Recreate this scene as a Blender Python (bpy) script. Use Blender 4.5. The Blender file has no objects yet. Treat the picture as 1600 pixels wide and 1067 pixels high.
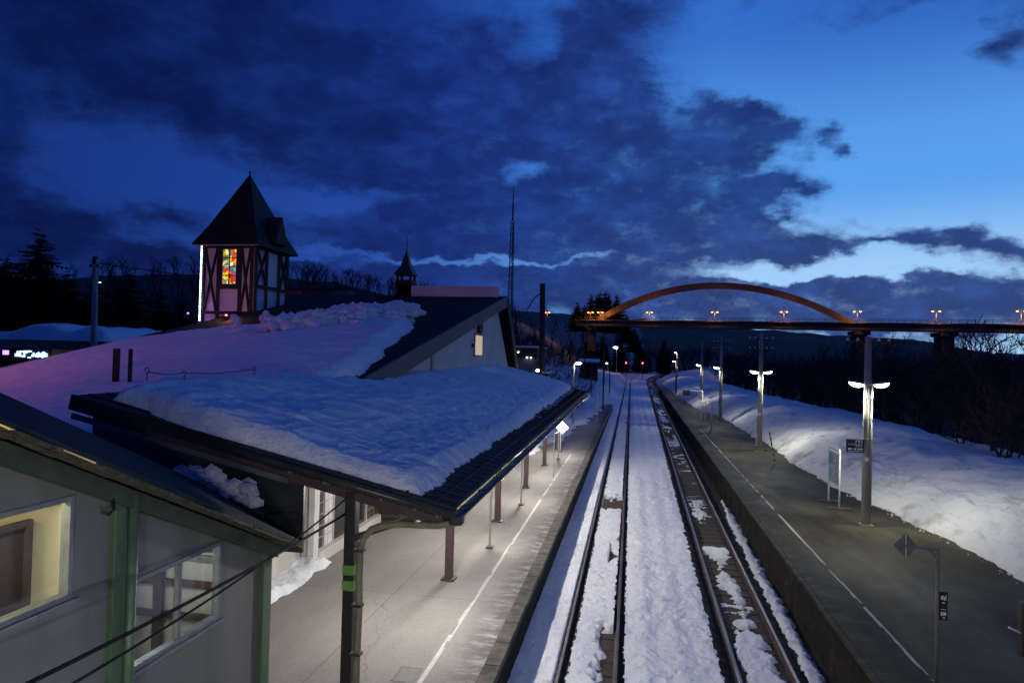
import bpy, bmesh, math, random
import numpy as np
from mathutils import Vector, Matrix
random.seed(7); rng = np.random.default_rng(7)
SC = bpy.context.scene; COL = SC.collection
R = math.radians

# ------------------------------------------------------------------ noise
_T = rng.random((256, 256))
def vnoise(x, y, s=0):
    x = np.asarray(x, float) + s*17.3; y = np.asarray(y, float) + s*9.1
    xi = np.floor(x).astype(int); yi = np.floor(y).astype(int)
    fx = x-xi; fy = y-yi; fx = fx*fx*(3-2*fx); fy = fy*fy*(3-2*fy)
    a = _T[xi % 256, yi % 256]; b = _T[(xi+1) % 256, yi % 256]
    c = _T[xi % 256, (yi+1) % 256]; d = _T[(xi+1) % 256, (yi+1) % 256]
    return (a*(1-fx)+b*fx)*(1-fy)+(c*(1-fx)+d*fx)*fy
def fbm(x, y, o=4, s=0):
    t = 0; a = .5; f = 1.0; n = 0
    for i in range(o):
        t = t+a*vnoise(np.asarray(x)*f, np.asarray(y)*f, s+i*3); n += a; a *= .5; f *= 2.03
    return t/n
def sstep(a, b, x):
    t = np.clip((np.asarray(x, float)-a)/(b-a), 0, 1); return t*t*(3-2*t)

# ------------------------------------------------------------------ node helper
class N:
    def __init__(s, tree): s.t = tree; s.n = tree.nodes; s.l = tree.links
    def new(s, typ, **kw):
        n = s.n.new(typ)
        for k, v in kw.items():
            if k == 'inp':
                for i, val in v.items():
                    if hasattr(val, 'is_output'): s.l.new(val, n.inputs[i])
                    else: n.inputs[i].default_value = val
            else: setattr(n, k, v)
        return n
    def math(s, op, a, b=0.0, c=0.0, clamp=False):
        return s.new('ShaderNodeMath', operation=op, use_clamp=clamp, inp={0: a, 1: b, 2: c}).outputs[0]
    def vmath(s, op, a, b=(0, 0, 0), c=(0, 0, 0)):
        n = s.new('ShaderNodeVectorMath', operation=op, inp={0: a, 1: b, 2: c})
        return n.outputs['Value'] if op == 'DOT_PRODUCT' else n.outputs[0]
    def noise(s, vec, scale, detail=4, rough=.55, dist=0.0):
        n = s.new('ShaderNodeTexNoise', inp={'Scale': scale, 'Detail': detail, 'Roughness': rough, 'Distortion': dist})
        if vec is not None: s.l.new(vec, n.inputs['Vector'])
        return n
    def ramp(s, fac, stops, interp='LINEAR'):
        n = s.new('ShaderNodeValToRGB'); n.color_ramp.interpolation = interp
        e = n.color_ramp.elements
        while len(e) < len(stops): e.new(.5)
        for el, (p, c) in zip(e, stops):
            el.position = p; el.color = (*c, 1) if len(c) == 3 else c
        s.l.new(fac, n.inputs[0]); return n.outputs[0]
    def mix(s, fac, a, b, mode='MIX'):
        n = s.new('ShaderNodeMix', data_type='RGBA', blend_type=mode)
        for i, v in ((0, fac), (6, a), (7, b)):
            if hasattr(v, 'is_output'): s.l.new(v, n.inputs[i])
            else: n.inputs[i].default_value = v if i == 0 else ((*v, 1) if len(v) == 3 else v)
        return n.outputs[2]

MATS = {}
def mat(name, c1, c2=None, scale=3.0, rough=.7, metal=0.0, bump=0.0, bscale=30.0, stretch=(1, 1, 1), spec=.5, lo=.35, hi=.65, c3=None, detail=5):
    """Principled with a two colour noise, roughness variation and a noise bump in object space"""
    m = bpy.data.materials.new(name); m.use_nodes = True; k = N(m.node_tree)
    bs = k.n['Principled BSDF']; co = k.new('ShaderNodeTexCoord').outputs['Object']
    geo = k.new('ShaderNodeNewGeometry').outputs['Position']
    v = k.vmath('MULTIPLY', geo, stretch)
    n = k.noise(v, scale, detail)
    st = [(lo, c1), (hi, c2 or tuple(x*.8 for x in c1))]
    if c3: st.append((min(.98, hi+.12), c3))
    c = k.ramp(n.outputs[0], st)
    k.l.new(c, bs.inputs['Base Color'])
    rr = k.math('MULTIPLY_ADD', n.outputs[0], .25, rough-.12, clamp=True)
    k.l.new(rr, bs.inputs['Roughness']); bs.inputs['Metallic'].default_value = metal
    bs.inputs['Specular IOR Level'].default_value = spec
    if bump:
        b = k.new('ShaderNodeBump', inp={'Strength': bump, 'Distance': .03, 'Height': k.noise(v, bscale, 4).outputs[0]})
        k.l.new(b.outputs[0], bs.inputs['Normal'])
    MATS[name] = m; return m
def emit(name, col, strength):
    m = bpy.data.materials.new(name); m.use_nodes = True; k = N(m.node_tree)
    bs = k.n['Principled BSDF']; bs.inputs['Base Color'].default_value = (*col, 1)
    bs.inputs['Emission Color'].default_value = (*col, 1); bs.inputs['Emission Strength'].default_value = strength
    MATS[name] = m; return m
def tiled(name, c1, c2, mortar, bw, bh, ms, plane='YZ', rough=.5, off=.5, bump=.4):
    m = bpy.data.materials.new(name); m.use_nodes = True; k = N(m.node_tree); bs = k.n['Principled BSDF']
    p = k.new('ShaderNodeSeparateXYZ', inp={0: k.new('ShaderNodeNewGeometry').outputs['Position']})
    i = 'XYZ'.index(plane[0]); j = 'XYZ'.index(plane[1])
    v = k.new('ShaderNodeCombineXYZ', inp={0: p.outputs[i], 1: p.outputs[j]}).outputs[0]
    b = k.new('ShaderNodeTexBrick', offset=off, inp={'Vector': v, 'Color1': (*c1, 1), 'Color2': (*c2, 1), 'Mortar': (*mortar, 1), 'Scale': 1.0, 'Mortar Size': ms, 'Brick Width': bw, 'Row Height': bh, 'Bias': 0.0})
    nz = k.noise(None, 6, 5); k.l.new(k.new('ShaderNodeNewGeometry').outputs['Position'], nz.inputs['Vector'])
    c = k.mix(.5, b.outputs['Color'], k.ramp(nz.outputs[0], [(.3, (.55, .55, .55)), (.7, (1.2, 1.2, 1.2))]), 'MULTIPLY')
    k.l.new(c, bs.inputs['Base Color']); bs.inputs['Roughness'].default_value = rough
    if max(c1) < .03: bs.inputs['Specular IOR Level'].default_value = .15
    bp = k.new('ShaderNodeBump', invert=True, inp={'Strength': bump, 'Distance': .02, 'Height': b.outputs['Fac']})
    k.l.new(bp.outputs[0], bs.inputs['Normal']); MATS[name] = m; return m

def snow_mat(name, base=(.80, .84, .90), grime=(.55, .55, .56), gscale=.8, glo=.62, ghi=.8, b1=.5, pits=(.42, .46, .54)):
    m = bpy.data.materials.new(name); m.use_nodes = True; k = N(m.node_tree); bs = k.n['Principled BSDF']
    p = k.new('ShaderNodeNewGeometry').outputs['Position']
    n = k.noise(p, gscale, 6, .62)
    c = k.ramp(n.outputs[0], [(glo-.25, base), (glo, tuple(x*.94 for x in base)), (ghi, grime)])
    n2 = k.noise(p, 7.0, 5, .7)
    pit = k.ramp(n2.outputs[0], [(.28, (0, 0, 0)), (.40, (1, 1, 1))])
    c = k.mix(pit, pits, c)
    k.l.new(c, bs.inputs['Base Color']); bs.inputs['Roughness'].default_value = .65
    bs.inputs['Specular IOR Level'].default_value = .25
    h = k.math('ADD', k.math('MULTIPLY', k.noise(p, 9, 6, .65).outputs[0], 1.0), k.math('MULTIPLY', k.noise(p, 45, 3, .6).outputs[0], .35))
    b = k.new('ShaderNodeBump', inp={'Strength': b1, 'Distance': .07, 'Height': h})
    k.l.new(b.outputs[0], bs.inputs['Normal']); MATS[name] = m; return m

snow_mat('snow'); snow_mat('roof_snow', gscale=1.6, b1=1.0); snow_mat('bank_snow', base=(.74, .76, .79), grime=(.26, .25, .24), gscale=.8, glo=.54, ghi=.76, b1=.8)
snow_mat('track_snow', base=(.84, .86, .90), grime=(.30, .27, .24), gscale=1.6, glo=.64, ghi=.80, b1=1.0, pits=(.50, .53, .58))
def hill_mat():
    m = bpy.data.materials.new('hill_snow'); m.use_nodes = True; k = N(m.node_tree); bs = k.n['Principled BSDF']
    p = k.new('ShaderNodeNewGeometry').outputs['Position']; s = k.new('ShaderNodeSeparateXYZ', inp={0: p})
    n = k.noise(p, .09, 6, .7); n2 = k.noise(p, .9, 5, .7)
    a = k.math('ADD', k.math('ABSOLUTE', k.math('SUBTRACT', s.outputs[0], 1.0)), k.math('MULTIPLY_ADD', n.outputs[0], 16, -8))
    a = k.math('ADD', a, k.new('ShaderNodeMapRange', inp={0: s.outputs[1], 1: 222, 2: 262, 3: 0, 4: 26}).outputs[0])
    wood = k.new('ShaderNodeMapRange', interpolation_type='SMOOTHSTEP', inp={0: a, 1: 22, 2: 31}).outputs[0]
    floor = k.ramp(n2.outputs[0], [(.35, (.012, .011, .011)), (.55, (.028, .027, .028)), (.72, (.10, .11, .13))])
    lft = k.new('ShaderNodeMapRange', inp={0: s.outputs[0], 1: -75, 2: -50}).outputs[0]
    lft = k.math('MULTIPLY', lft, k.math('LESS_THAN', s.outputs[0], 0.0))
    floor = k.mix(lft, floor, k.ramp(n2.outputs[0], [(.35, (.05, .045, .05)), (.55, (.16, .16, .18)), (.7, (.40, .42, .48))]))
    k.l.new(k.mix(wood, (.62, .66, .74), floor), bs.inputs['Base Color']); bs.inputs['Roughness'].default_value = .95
    b = k.new('ShaderNodeBump', inp={'Strength': .6, 'Distance': .5, 'Height': n2.outputs[0]}); k.l.new(b.outputs[0], bs.inputs['Normal']); MATS['hill_snow'] = m
hill_mat()
0 and snow_mat('hill_snow', base=(.62, .66, .74), grime=(.06, .055, .05), gscale=.06, glo=.50, ghi=.56, b1=.3)
mat('ballast', (.030, .022, .017), (.075, .056, .043), 14, .95, bump=1.0, bscale=22, c3=(.13, .11, .09))
mat('rail_rust', (.05, .033, .025), (.09, .06, .045), 20, .7, metal=.3, bump=.2)
mat('rail_top', (.34, .32, .30), (.22, .19, .17), 5, .42, metal=1.0, stretch=(1, .2, 1))
mat('rail_dull', (.12, .10, .085), (.075, .055, .045), 5, .5, metal=.6, stretch=(1, .2, 1))
mat('sleeper', (.034, .027, .022), (.062, .049, .039), 9, .9, bump=.6, stretch=(.3, 3, 1))
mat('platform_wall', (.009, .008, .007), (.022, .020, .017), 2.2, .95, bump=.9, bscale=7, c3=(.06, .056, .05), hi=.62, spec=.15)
mat('kerb', (.10, .09, .072), (.045, .040, .032), 3.5, .9, bump=.7, bscale=12)
mat('dark_metal', (.012, .012, .013), (.022, .021, .021), 4, .6, bump=.15, spec=.25)
mat('black_paint', (.012, .010, .010), (.022, .018, .017), 6, .45, bump=.1)
mat('brown_paint', (.045, .026, .026), (.065, .04, .038), 6, .5, bump=.1)
mat('gutter', (.035, .034, .026), (.06, .057, .042), 5, .35, metal=.2)
mat('conduit', (.24, .22, .13), (.16, .15, .09), 5, .45, bump=.1)
mat('station_roof', (.020, .017, .018), (.034, .030, .031), 3, .55, bump=.3)
tiled('shingle', (.020, .015, .017), (.030, .024, .025), (.008, .007, .007), .5, .28, .03, 'XY', .85)
tiled('shingle_side', (.022, .018, .019), (.036, .030, .030), (.010, .009, .009), .5, .22, .03, 'YZ', .6)
tiled('shingle_front', (.022, .018, .019), (.034, .028, .029), (.010, .009, .009), .5, .22, .03, 'XZ', .6)
mat('fascia', (.055, .056, .06), (.10, .10, .105), 1.5, .7, bump=.3, stretch=(1, 1, 4))
mat('plaster', (.60, .58, .54), (.48, .46, .43), .8, .9, bump=.2, stretch=(1, 1, .5))
mat('plaster_rose', (.80, .72, .73), (.70, .62, .64), 1.0, .9, bump=.2)
mat('timber', (.024, .016, .015), (.042, .03, .027), 6, .8, bump=.3)
mat('white_tile_plain', (.72, .71, .70), (.62, .61, .60), 2, .4)
tiled('brown_tile', (.050, .032, .030), (.062, .040, .036), (.42, .40, .38), .30, .30, .014, 'YZ', .35, 0.0)
tiled('white_tile', (.70, .69, .68), (.66, .65, .64), (.36, .35, .34), .62, .30, .012, 'YZ', .35, 0.0)
mat('grey_wall', (.175, .182, .170), (.115, .120, .112), 1.3, .85, bump=.25, bscale=60, stretch=(1, 1.6, .22), lo=.25, hi=.72, detail=8)
mat('green_paint', (.080, .140, .070), (.050, .095, .050), 2.5, .45, bump=.2, c3=(.10, .10, .06))
mat('eave_paint', (.05, .07, .045), (.032, .042, .030), 3, .6, bump=.3, c3=(.10, .10, .05))
mat('teal_roof', (.010, .020, .024), (.016, .029, .033), 1.5, .75, bump=.15, spec=.2)
mat('mossy_edge', (.11, .10, .055), (.035, .03, .018), 9, .9, bump=.9, bscale=25, c3=(.13, .115, .07), stretch=(2, 1, 3))
mat('frame_grey', (.17, .19, .21), (.12, .14, .16), 6, .5)
mat('cream_wall', (.66, .56, .33), (.60, .50, .29), .8, .9)
mat('board_mauve', (.085, .062, .085), (.06, .045, .065), 2.0, .8)
mat('grey_interior', (.48, .48, .47), (.36, .36, .36), 1.0, .9)
mat('shed_metal', (.016, .020, .024), (.030, .035, .040), 1.2, .5, bump=.15)
mat('pole_concrete', (.30, .30, .28), (.22, .22, .20), 3, .8, bump=.25, stretch=(1, 1, .3))
mat('pole_dark', (.030, .026, .024), (.05, .045, .04), 5, .85, bump=.3)
mat('galv', (.52, .53, .52), (.42, .43, .42), 6, .45, metal=.3)
mat('white_paint', (.78, .79, .78), (.68, .69, .68), 4, .45)
mat('sign_navy', (.010, .012, .022), (.014, .016, .028), 4, .4)
mat('sign_white', (.82, .83, .82), (.76, .77, .76), 4, .5)
mat('sign_black', (.01, .01, .01), (.015, .015, .015), 4, .5)
mat('sign_grey', (.10, .10, .10), (.14, .14, .135), 5, .6)
mat('map_grey', (.34, .38, .42), (.26, .30, .35), 5, .5)
mat('map_teal', (.03, .22, .22), (.05, .30, .30), 4, .5)
mat('map_blue', (.10, .30, .40), (.14, .36, .45), 4, .5)
mat('lime_tape', (.16, .33, .06), (.12, .27, .05), 8, .5)
mat('tape_yellow', (.52, .38, .07), (.40, .28, .05), 8, .6)
mat('bridge_paint', (.19, .125, .07), (.14, .09, .05), .5, .7, bump=.1, bscale=3)
mat('bridge_concrete', (.10, .085, .075), (.07, .06, .052), .3, .9, bump=.2)
mat('bark', (.020, .016, .015), (.040, .033, .030), 5, .95, bump=.4, stretch=(1, 1, .3))
mat('twig', (.022, .018, .018), (.038, .031, .030), 2, .95)
mat('needle', (.010, .016, .011), (.022, .032, .020), .9, .95)
mat('post_red', (.055, .016, .014), (.035, .011, .010), 6, .8)  # red light on the roof posts is put into this base colour
mat('cable_rubber', (.008, .008, .008), (.012, .012, .012), 6, .7, spec=.1)
mat('dark_wall', (.02, .019, .022), (.03, .028, .032), 1, .9)
mat('shop_wall', (.10, .095, .10), (.13, .12, .13), 1, .8)
mat('interior_warm', (.55, .36, .20), (.45, .28, .15), 1, .9)
mat('far_building', (.17, .18, .22), (.13, .14, .18), .6, .9)
mat('glass_dark', (.02, .022, .025), (.03, .03, .034), 2, .12)
mat('curtain_warm', (.70, .58, .34), (.55, .42, .22), 9, .9, stretch=(1, 1, .05))

emit('led_white', (1.0, .98, .80), 14.0); emit('tube_white', (1.0, .95, .88), 14.0)
emit('sodium', (1.0, .25, .045), 9.0); emit('red_signal', (1.0, .03, .06), 40.0)
emit('led_strip', (.62, .80, 1.0), 4.5); emit('shop_sign', (.30, .65, 1.0), 5.0); emit('shop_lamp', (1.0, .78, .55), 6.0)
emit('warm_window', (1.0, .78, .38), .9); emit('blue_lamp', (.35, .65, 1.0), 12.0); emit('violet_lamp', (.35, .2, 1.0), 3.0)
emit('far_white', (1.0, .95, .85), 8.0); emit('red_flood', (1.0, .20, .22), 6.0)

def glass():
    m = bpy.data.materials.new('glass'); m.use_nodes = True; k = N(m.node_tree)
    out = k.n['Material Output']; k.n.remove(k.n['Principled BSDF'])
    t = k.new('ShaderNodeBsdfTransparent', inp={0: (.86, .90, .92, 1)}); g = k.new('ShaderNodeBsdfGlossy', inp={'Roughness': .06, 'Color': (.9, .95, 1, 1)})
    nz = k.noise(None, 3, 3)
    mx = k.new('ShaderNodeMixShader', inp={0: k.math('MULTIPLY_ADD', nz.outputs[0], .06, .05)})
    k.l.new(t.outputs[0], mx.inputs[1]); k.l.new(g.outputs[0], mx.inputs[2]); k.l.new(mx.outputs[0], out.inputs[0]); MATS['glass'] = m
glass()
def stained():
    m = bpy.data.materials.new('stained_glass'); m.use_nodes = True; k = N(m.node_tree); bs = k.n['Principled BSDF']
    p = k.new('ShaderNodeNewGeometry').outputs['Position']
    w = k.vmath('MULTIPLY_ADD', k.noise(p, 2.0, 2).outputs['Color'], (.5, .5, .5), p)
    v = k.new('ShaderNodeTexVoronoi', inp={'Scale': 4.6}); k.l.new(w, v.inputs['Vector'])
    sx = k.new('ShaderNodeSeparateXYZ', inp={0: v.outputs['Color']})
    c = k.ramp(sx.outputs[0], [(0, (.9, .55, .02)), (.20, (.95, .75, .03)), (.34, (.70, .04, .02)), (.48, (.05, .36, .10)), (.60, (.04, .20, .58)), (.76, (.80, .14, .02)), (.86, (.10, .42, .52)), (.95, (1, .85, .30))], 'CONSTANT')
    e = k.new('ShaderNodeTexVoronoi', feature='DISTANCE_TO_EDGE', inp={'Scale': 4.6}); k.l.new(w, e.inputs['Vector'])
    lead = k.math('GREATER_THAN', e.outputs['Distance'], .035)
    c = k.mix(lead, (.01, .01, .01), c)
    c = k.mix(1.0, c, k.ramp(k.noise(p, 1.9, 3).outputs[0], [(.32, (.45, .45, .5)), (.62, (1.25, 1.2, 1.15))]), 'MULTIPLY')
    k.l.new(c, bs.inputs['Base Color']); k.l.new(c, bs.inputs['Emission Color']); bs.inputs['Emission Strength'].default_value = 1.2
    MATS['stained_glass'] = m
stained()
def platform_mat(name, a, b, frost, edge_x, side, patch=.0, rough=.8):
    """concrete / asphalt with stains, cracks and white frost streaks that lie near the track edge"""
    m = bpy.data.materials.new(name); m.use_nodes = True; k = N(m.node_tree); bs = k.n['Principled BSDF']
    p = k.new('ShaderNodeNewGeometry').outputs['Position']; s = k.new('ShaderNodeSeparateXYZ', inp={0: p})
    n1 = k.noise(k.vmath('MULTIPLY', p, (1, .45, 1)), .5, 7, .6); n2 = k.noise(p, 16, 4, .6)
    c = k.ramp(n1.outputs[0], [(.32, a), (.5, tuple((x+y)/2 for x, y in zip(a, b))), (.68, b)])
    c = k.mix(.35, c, k.ramp(n2.outputs[0], [(.3, (.6, .6, .6)), (.7, (1.25, 1.25, 1.25))]), 'MULTIPLY')
    wn = k.noise(k.vmath('MULTIPLY', p, (1.0, 2.2, 1)), 1.6, 6, .72, .4)
    d = k.math('ABSOLUTE', k.math('SUBTRACT', s.outputs[0], edge_x))
    near = k.math('SUBTRACT', 1.0, k.math('DIVIDE', d, 1.0), clamp=True)
    dk = k.math('MULTIPLY', k.math('MULTIPLY', near, 1.6, clamp=True), .62)
    c = k.mix(dk, c, tuple(x*.22 for x in a))
    band = k.math('MULTIPLY', near, k.math('MULTIPLY_ADD', wn.outputs[0], 6.0, -2.9, clamp=True), clamp=True)
    c = k.mix(k.math('MULTIPLY', band, frost), c, (.70, .71, .74))
    ck = k.new('ShaderNodeTexVoronoi', feature='DISTANCE_TO_EDGE', inp={'Scale': .16})
    k.l.new(k.vmath('MULTIPLY_ADD', k.noise(p, 1.2, 4).outputs['Color'], (.9, .9, .9), p), ck.inputs['Vector'])
    c = k.mix(k.math('MULTIPLY', k.math('LESS_THAN', ck.outputs['Distance'], .0016), .28), c, tuple(x*.25 for x in a))
    jy = k.math('ABSOLUTE', k.math('SUBTRACT', k.math('FRACT', k.math('DIVIDE', s.outputs[1], 6.02)), .5)); jx = k.math('ABSOLUTE', k.math('SUBTRACT', s.outputs[0], edge_x+side*3.0))
    jn = k.math('MAXIMUM', k.math('LESS_THAN', jy, .0016), k.math('LESS_THAN', jx, .011))
    c = k.mix(k.math('MULTIPLY', jn, .5), c, tuple(x*.3 for x in a))
    pv = k.new('ShaderNodeTexVoronoi', distance='CHEBYCHEV', inp={'Scale': .22, 'Randomness': .8}); k.l.new(k.vmath('MULTIPLY_ADD', k.noise(p, 3, 3).outputs['Color'], (.05, .05, 0), p), pv.inputs['Vector'])
    ps = k.new('ShaderNodeSeparateXYZ', inp={0: pv.outputs['Color']}).outputs[0]
    c = k.mix(k.math('MULTIPLY', k.math('GREATER_THAN', ps, .72), patch), c, tuple(x*.55 for x in b))
    sp = k.noise(p, 38, 3, .7); c = k.mix(k.math('MULTIPLY', k.math('GREATER_THAN', sp.outputs[0], .70), .35), c, tuple(min(1, x*2.2) for x in b))
    k.l.new(c, bs.inputs['Base Color'])
    k.l.new(k.math('MULTIPLY_ADD', n1.outputs[0], -.5, rough+.2, clamp=True), bs.inputs['Roughness'])
    bs.inputs['Specular IOR Level'].default_value = .12
    bp = k.new('ShaderNodeBump', inp={'Strength': .35, 'Distance': .02, 'Height': k.math('ADD', n2.outputs[0], k.noise(p, 90, 2).outputs[0])})
    k.l.new(bp.outputs[0], bs.inputs['Normal']); MATS[name] = m
platform_mat('platform_concrete', (.215, .200, .188), (.310, .290, .274), .55, -2.3, -1, .10)
platform_mat('platform_asphalt', (.018, .016, .009), (.098, .084, .040), .10, 4.35, 1, .45, .68)
mat('fresh_line', (.56, .54, .51), (.42, .40, .38), 8, .8, lo=.3, hi=.7)
mat('worn_line', (.46, .45, .40), (.36, .34, .30), 8, .8, lo=.3, hi=.7)

# ------------------------------------------------------------------ mesh builder
class MB:
    def __init__(s): s.v = []; s.f = []; s.m = []; s.cur = 0
    def add(s, vs, fs):
        o = len(s.v); s.v += [tuple(map(float, p)) for p in vs]
        for f in fs: s.f.append(tuple(i+o for i in f)); s.m.append(s.cur)
        return s
    def box(s, a, b):
        (x0, y0, z0), (x1, y1, z1) = a, b
        return s.add([(x0, y0, z0), (x1, y0, z0), (x1, y1, z0), (x0, y1, z0), (x0, y0, z1), (x1, y0, z1), (x1, y1, z1), (x0, y1, z1)],
                     [(0, 3, 2, 1), (4, 5, 6, 7), (0, 1, 5, 4), (1, 2, 6, 5), (2, 3, 7, 6), (3, 0, 4, 7)])
    def bar(s, p, q, w, h, up=(0, 0, 1)):
        p = Vector(p); q = Vector(q); d = (q-p).normalized(); u = Vector(up)
        if abs(d.dot(u)) > .98: u = Vector((0, 1, 0))
        a = d.cross(u).normalized()*w/2; b = a.cross(d).normalized()*h/2
        c = [p-a-b, p+a-b, p+a+b, p-a+b, q-a-b, q+a-b, q+a+b, q-a+b]
        return s.add(c, [(0, 1, 2, 3), (7, 6, 5, 4), (0, 4, 5, 1), (1, 5, 6, 2), (2, 6, 7, 3), (3, 7, 4, 0)])
    def tube(s, pts, rad, n=8, cap=True):
        pts = [Vector(p) for p in pts]
        if not hasattr(rad, '__len__'): rad = [rad]*len(pts)
        vs = []; fs = []; prev = None
        for i, p in enumerate(pts):
            d = (pts[min(i+1, len(pts)-1)]-pts[max(i-1, 0)]).normalized()
            u = prev if prev is not None else (Vector((1, 0, 0)) if abs(d.x) < .9 else Vector((0, 1, 0)))
            a = (u-d*u.dot(d)).normalized(); prev = a; b = d.cross(a)
            for j in range(n):
                t = 2*math.pi*j/n; vs.append(p+(a*math.cos(t)+b*math.sin(t))*rad[i])
        for i in range(len(pts)-1):
            for j in range(n):
                fs.append((i*n+j, i*n+(j+1) % n, (i+1)*n+(j+1) % n, (i+1)*n+j))
        if cap: fs.append(tuple(range(n-1, -1, -1))); fs.append(tuple((len(pts)-1)*n+j for j in range(n)))
        return s.add(vs, fs)
    def prism(s, poly, ax, a, b):
        """polygon in the two other axes, extruded along axis ax (0,1,2) from a to b"""
        def P(u, v, w): return [(w, u, v), (u, w, v), (u, v, w)][ax]
        n = len(poly); vs = [P(u, v, a) for u, v in poly]+[P(u, v, b) for u, v in poly]
        fs = [tuple(range(n)), tuple(range(2*n-1, n-1, -1))]+[(i, i+n, (i+1) % n+n, (i+1) % n) for i in range(n)]
        return s.add(vs, fs)
    def slab(s, top, th):
        n = len(top); vs = list(top)+[(x, y, z-th) for x, y, z in top]
        return s.add(vs, [tuple(range(n)), tuple(range(2*n-1, n-1, -1))]+[(i, i+n, (i+1) % n+n, (i+1) % n) for i in range(n)])
    def blob(s, c, r, sub=1, jit=.25, squash=(1, 1, 1)):
        bm = bmesh.new(); bmesh.ops.create_icosphere(bm, subdivisions=sub, radius=1)
        vs = [(c[0]+v.co.x*r*squash[0]*(1+random.uniform(-jit, jit)), c[1]+v.co.y*r*squash[1]*(1+random.uniform(-jit, jit)), c[2]+v.co.z*r*squash[2]*(1+random.uniform(-jit, jit))) for v in bm.verts]
        fs = [tuple(v.index for v in f.verts) for f in bm.faces]; bm.free(); return s.add(vs, fs)
    def mesh(s, name, mats, off=(0, 0, 0), smooth=False):
        me = bpy.data.meshes.new(name)
        me.from_pydata([(x-off[0], y-off[1], z-off[2]) for x, y, z in s.v], [], s.f)
        for m in (mats if isinstance(mats, (list, tuple)) else [mats]): me.materials.append(MATS[m])
        if any(s.m): me.polygons.foreach_set('material_index', s.m)
        bm = bmesh.new(); bm.from_mesh(me); bmesh.ops.recalc_face_normals(bm, faces=bm.faces); bm.to_mesh(me); bm.free()
        if smooth: me.polygons.foreach_set('use_smooth', [True]*len(me.polygons))
        me.update(); return me
    def build(s, name, mats, parent=None, smooth=False, bevel=0, loc=None):
        """world-space vertices -> one object; origin at the parent's (or loc)"""
        off = wloc(parent) if parent is not None else (loc or (0, 0, 0))
        o = bpy.data.objects.new(name, s.mesh(name, mats, off, smooth)); COL.objects.link(o)
        if parent is not None: o.parent = parent
        else: o.location = off
        if bevel:
            b = o.modifiers.new('bevel', 'BEVEL'); b.width = bevel; b.segments = 2; b.limit_method = 'ANGLE'
        return o
def wloc(o):
    v = Vector((0, 0, 0))
    while o is not None: v = v+o.location; o = o.parent
    return tuple(v)
def thing(name, label, cat, loc, group=None):
    o = bpy.data.objects.new(name, None); COL.objects.link(o); o.location = loc
    o.empty_display_size = .2; return tag(o, label, cat, group)
def tag(o, label=None, cat=None, group=None, kind=None):
    if label: o['label'] = label
    if cat: o['category'] = cat
    if group: o['group'] = group
    if kind: o['kind'] = kind
    return o
def copy_tree(o, parent=None):
    c = o.copy(); COL.objects.link(c); c.parent = parent
    for ch in list(o.children): copy_tree(ch, c)
    return c
def grid(name, X, Y, Z, mask, material, smooth=True, parent=None):
    """height field from 2D arrays; faces kept where mask (per vertex) holds on all corners"""
    ny, nx = X.shape; idx = np.arange(ny*nx).reshape(ny, nx)
    q = np.stack([idx[:-1, :-1], idx[:-1, 1:], idx[1:, 1:], idx[1:, :-1]], -1).reshape(-1, 4)
    if mask is not None: q = q[mask.reshape(-1)[q].all(1)]
    used = np.unique(q); re = -np.ones(ny*nx, int); re[used] = np.arange(len(used)); q = re[q]
    co = np.stack([X, Y, Z], -1).reshape(-1, 3)[used]
    me = bpy.data.meshes.new(name); me.vertices.add(len(co)); me.vertices.foreach_set('co', co.ravel())
    me.loops.add(q.size); me.loops.foreach_set('vertex_index', q.ravel())
    me.polygons.add(len(q)); me.polygons.foreach_set('loop_start', np.arange(len(q))*4); me.polygons.foreach_set('loop_total', np.full(len(q), 4))
    me.update(calc_edges=True); me.validate(); me.materials.append(MATS[material])
    if smooth: me.polygons.foreach_set('use_smooth', [True]*len(me.polygons))
    o = bpy.data.objects.new(name, me); COL.objects.link(o); o.parent = parent; return o
def lamp(kind, name, loc, energy, color, parent, size=.3, direction=(0, 0, -1), size_y=None, spread=None):
    d = bpy.data.lights.new(name, kind); d.energy = energy; d.color = color
    if kind == 'AREA':
        d.size = size; d.shape = 'DISK'
        if size_y: d.shape = 'RECTANGLE'; d.size_y = size_y
        if spread: d.spread = spread
    else: d.shadow_soft_size = size
    o = bpy.data.objects.new(name, d); COL.objects.link(o); o.rotation_euler = Vector(direction).to_track_quat('-Z', 'Y').to_euler()
    o.parent = parent; p = wloc(parent); o.location = (loc[0]-p[0], loc[1]-p[1], loc[2]-p[2]); return o
def text(name, body, size, loc, rot, material, parent, ext=.002):
    c = bpy.data.curves.new(name, 'FONT'); c.body = body; c.size = size; c.align_x = 'CENTER'; c.align_y = 'CENTER'; c.extrude = ext
    c.materials.append(MATS[material]); tmp = bpy.data.objects.new(name, c); COL.objects.link(tmp); bpy.context.view_layer.update()
    me = bpy.data.meshes.new_from_object(tmp.evaluated_get(bpy.context.evaluated_depsgraph_get())); bpy.data.objects.remove(tmp); o = bpy.data.objects.new(name, me); COL.objects.link(o); o.rotation_euler = rot
    o.parent = parent; p = wloc(parent); o.location = (loc[0]-p[0], loc[1]-p[1], loc[2]-p[2]); return o

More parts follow.
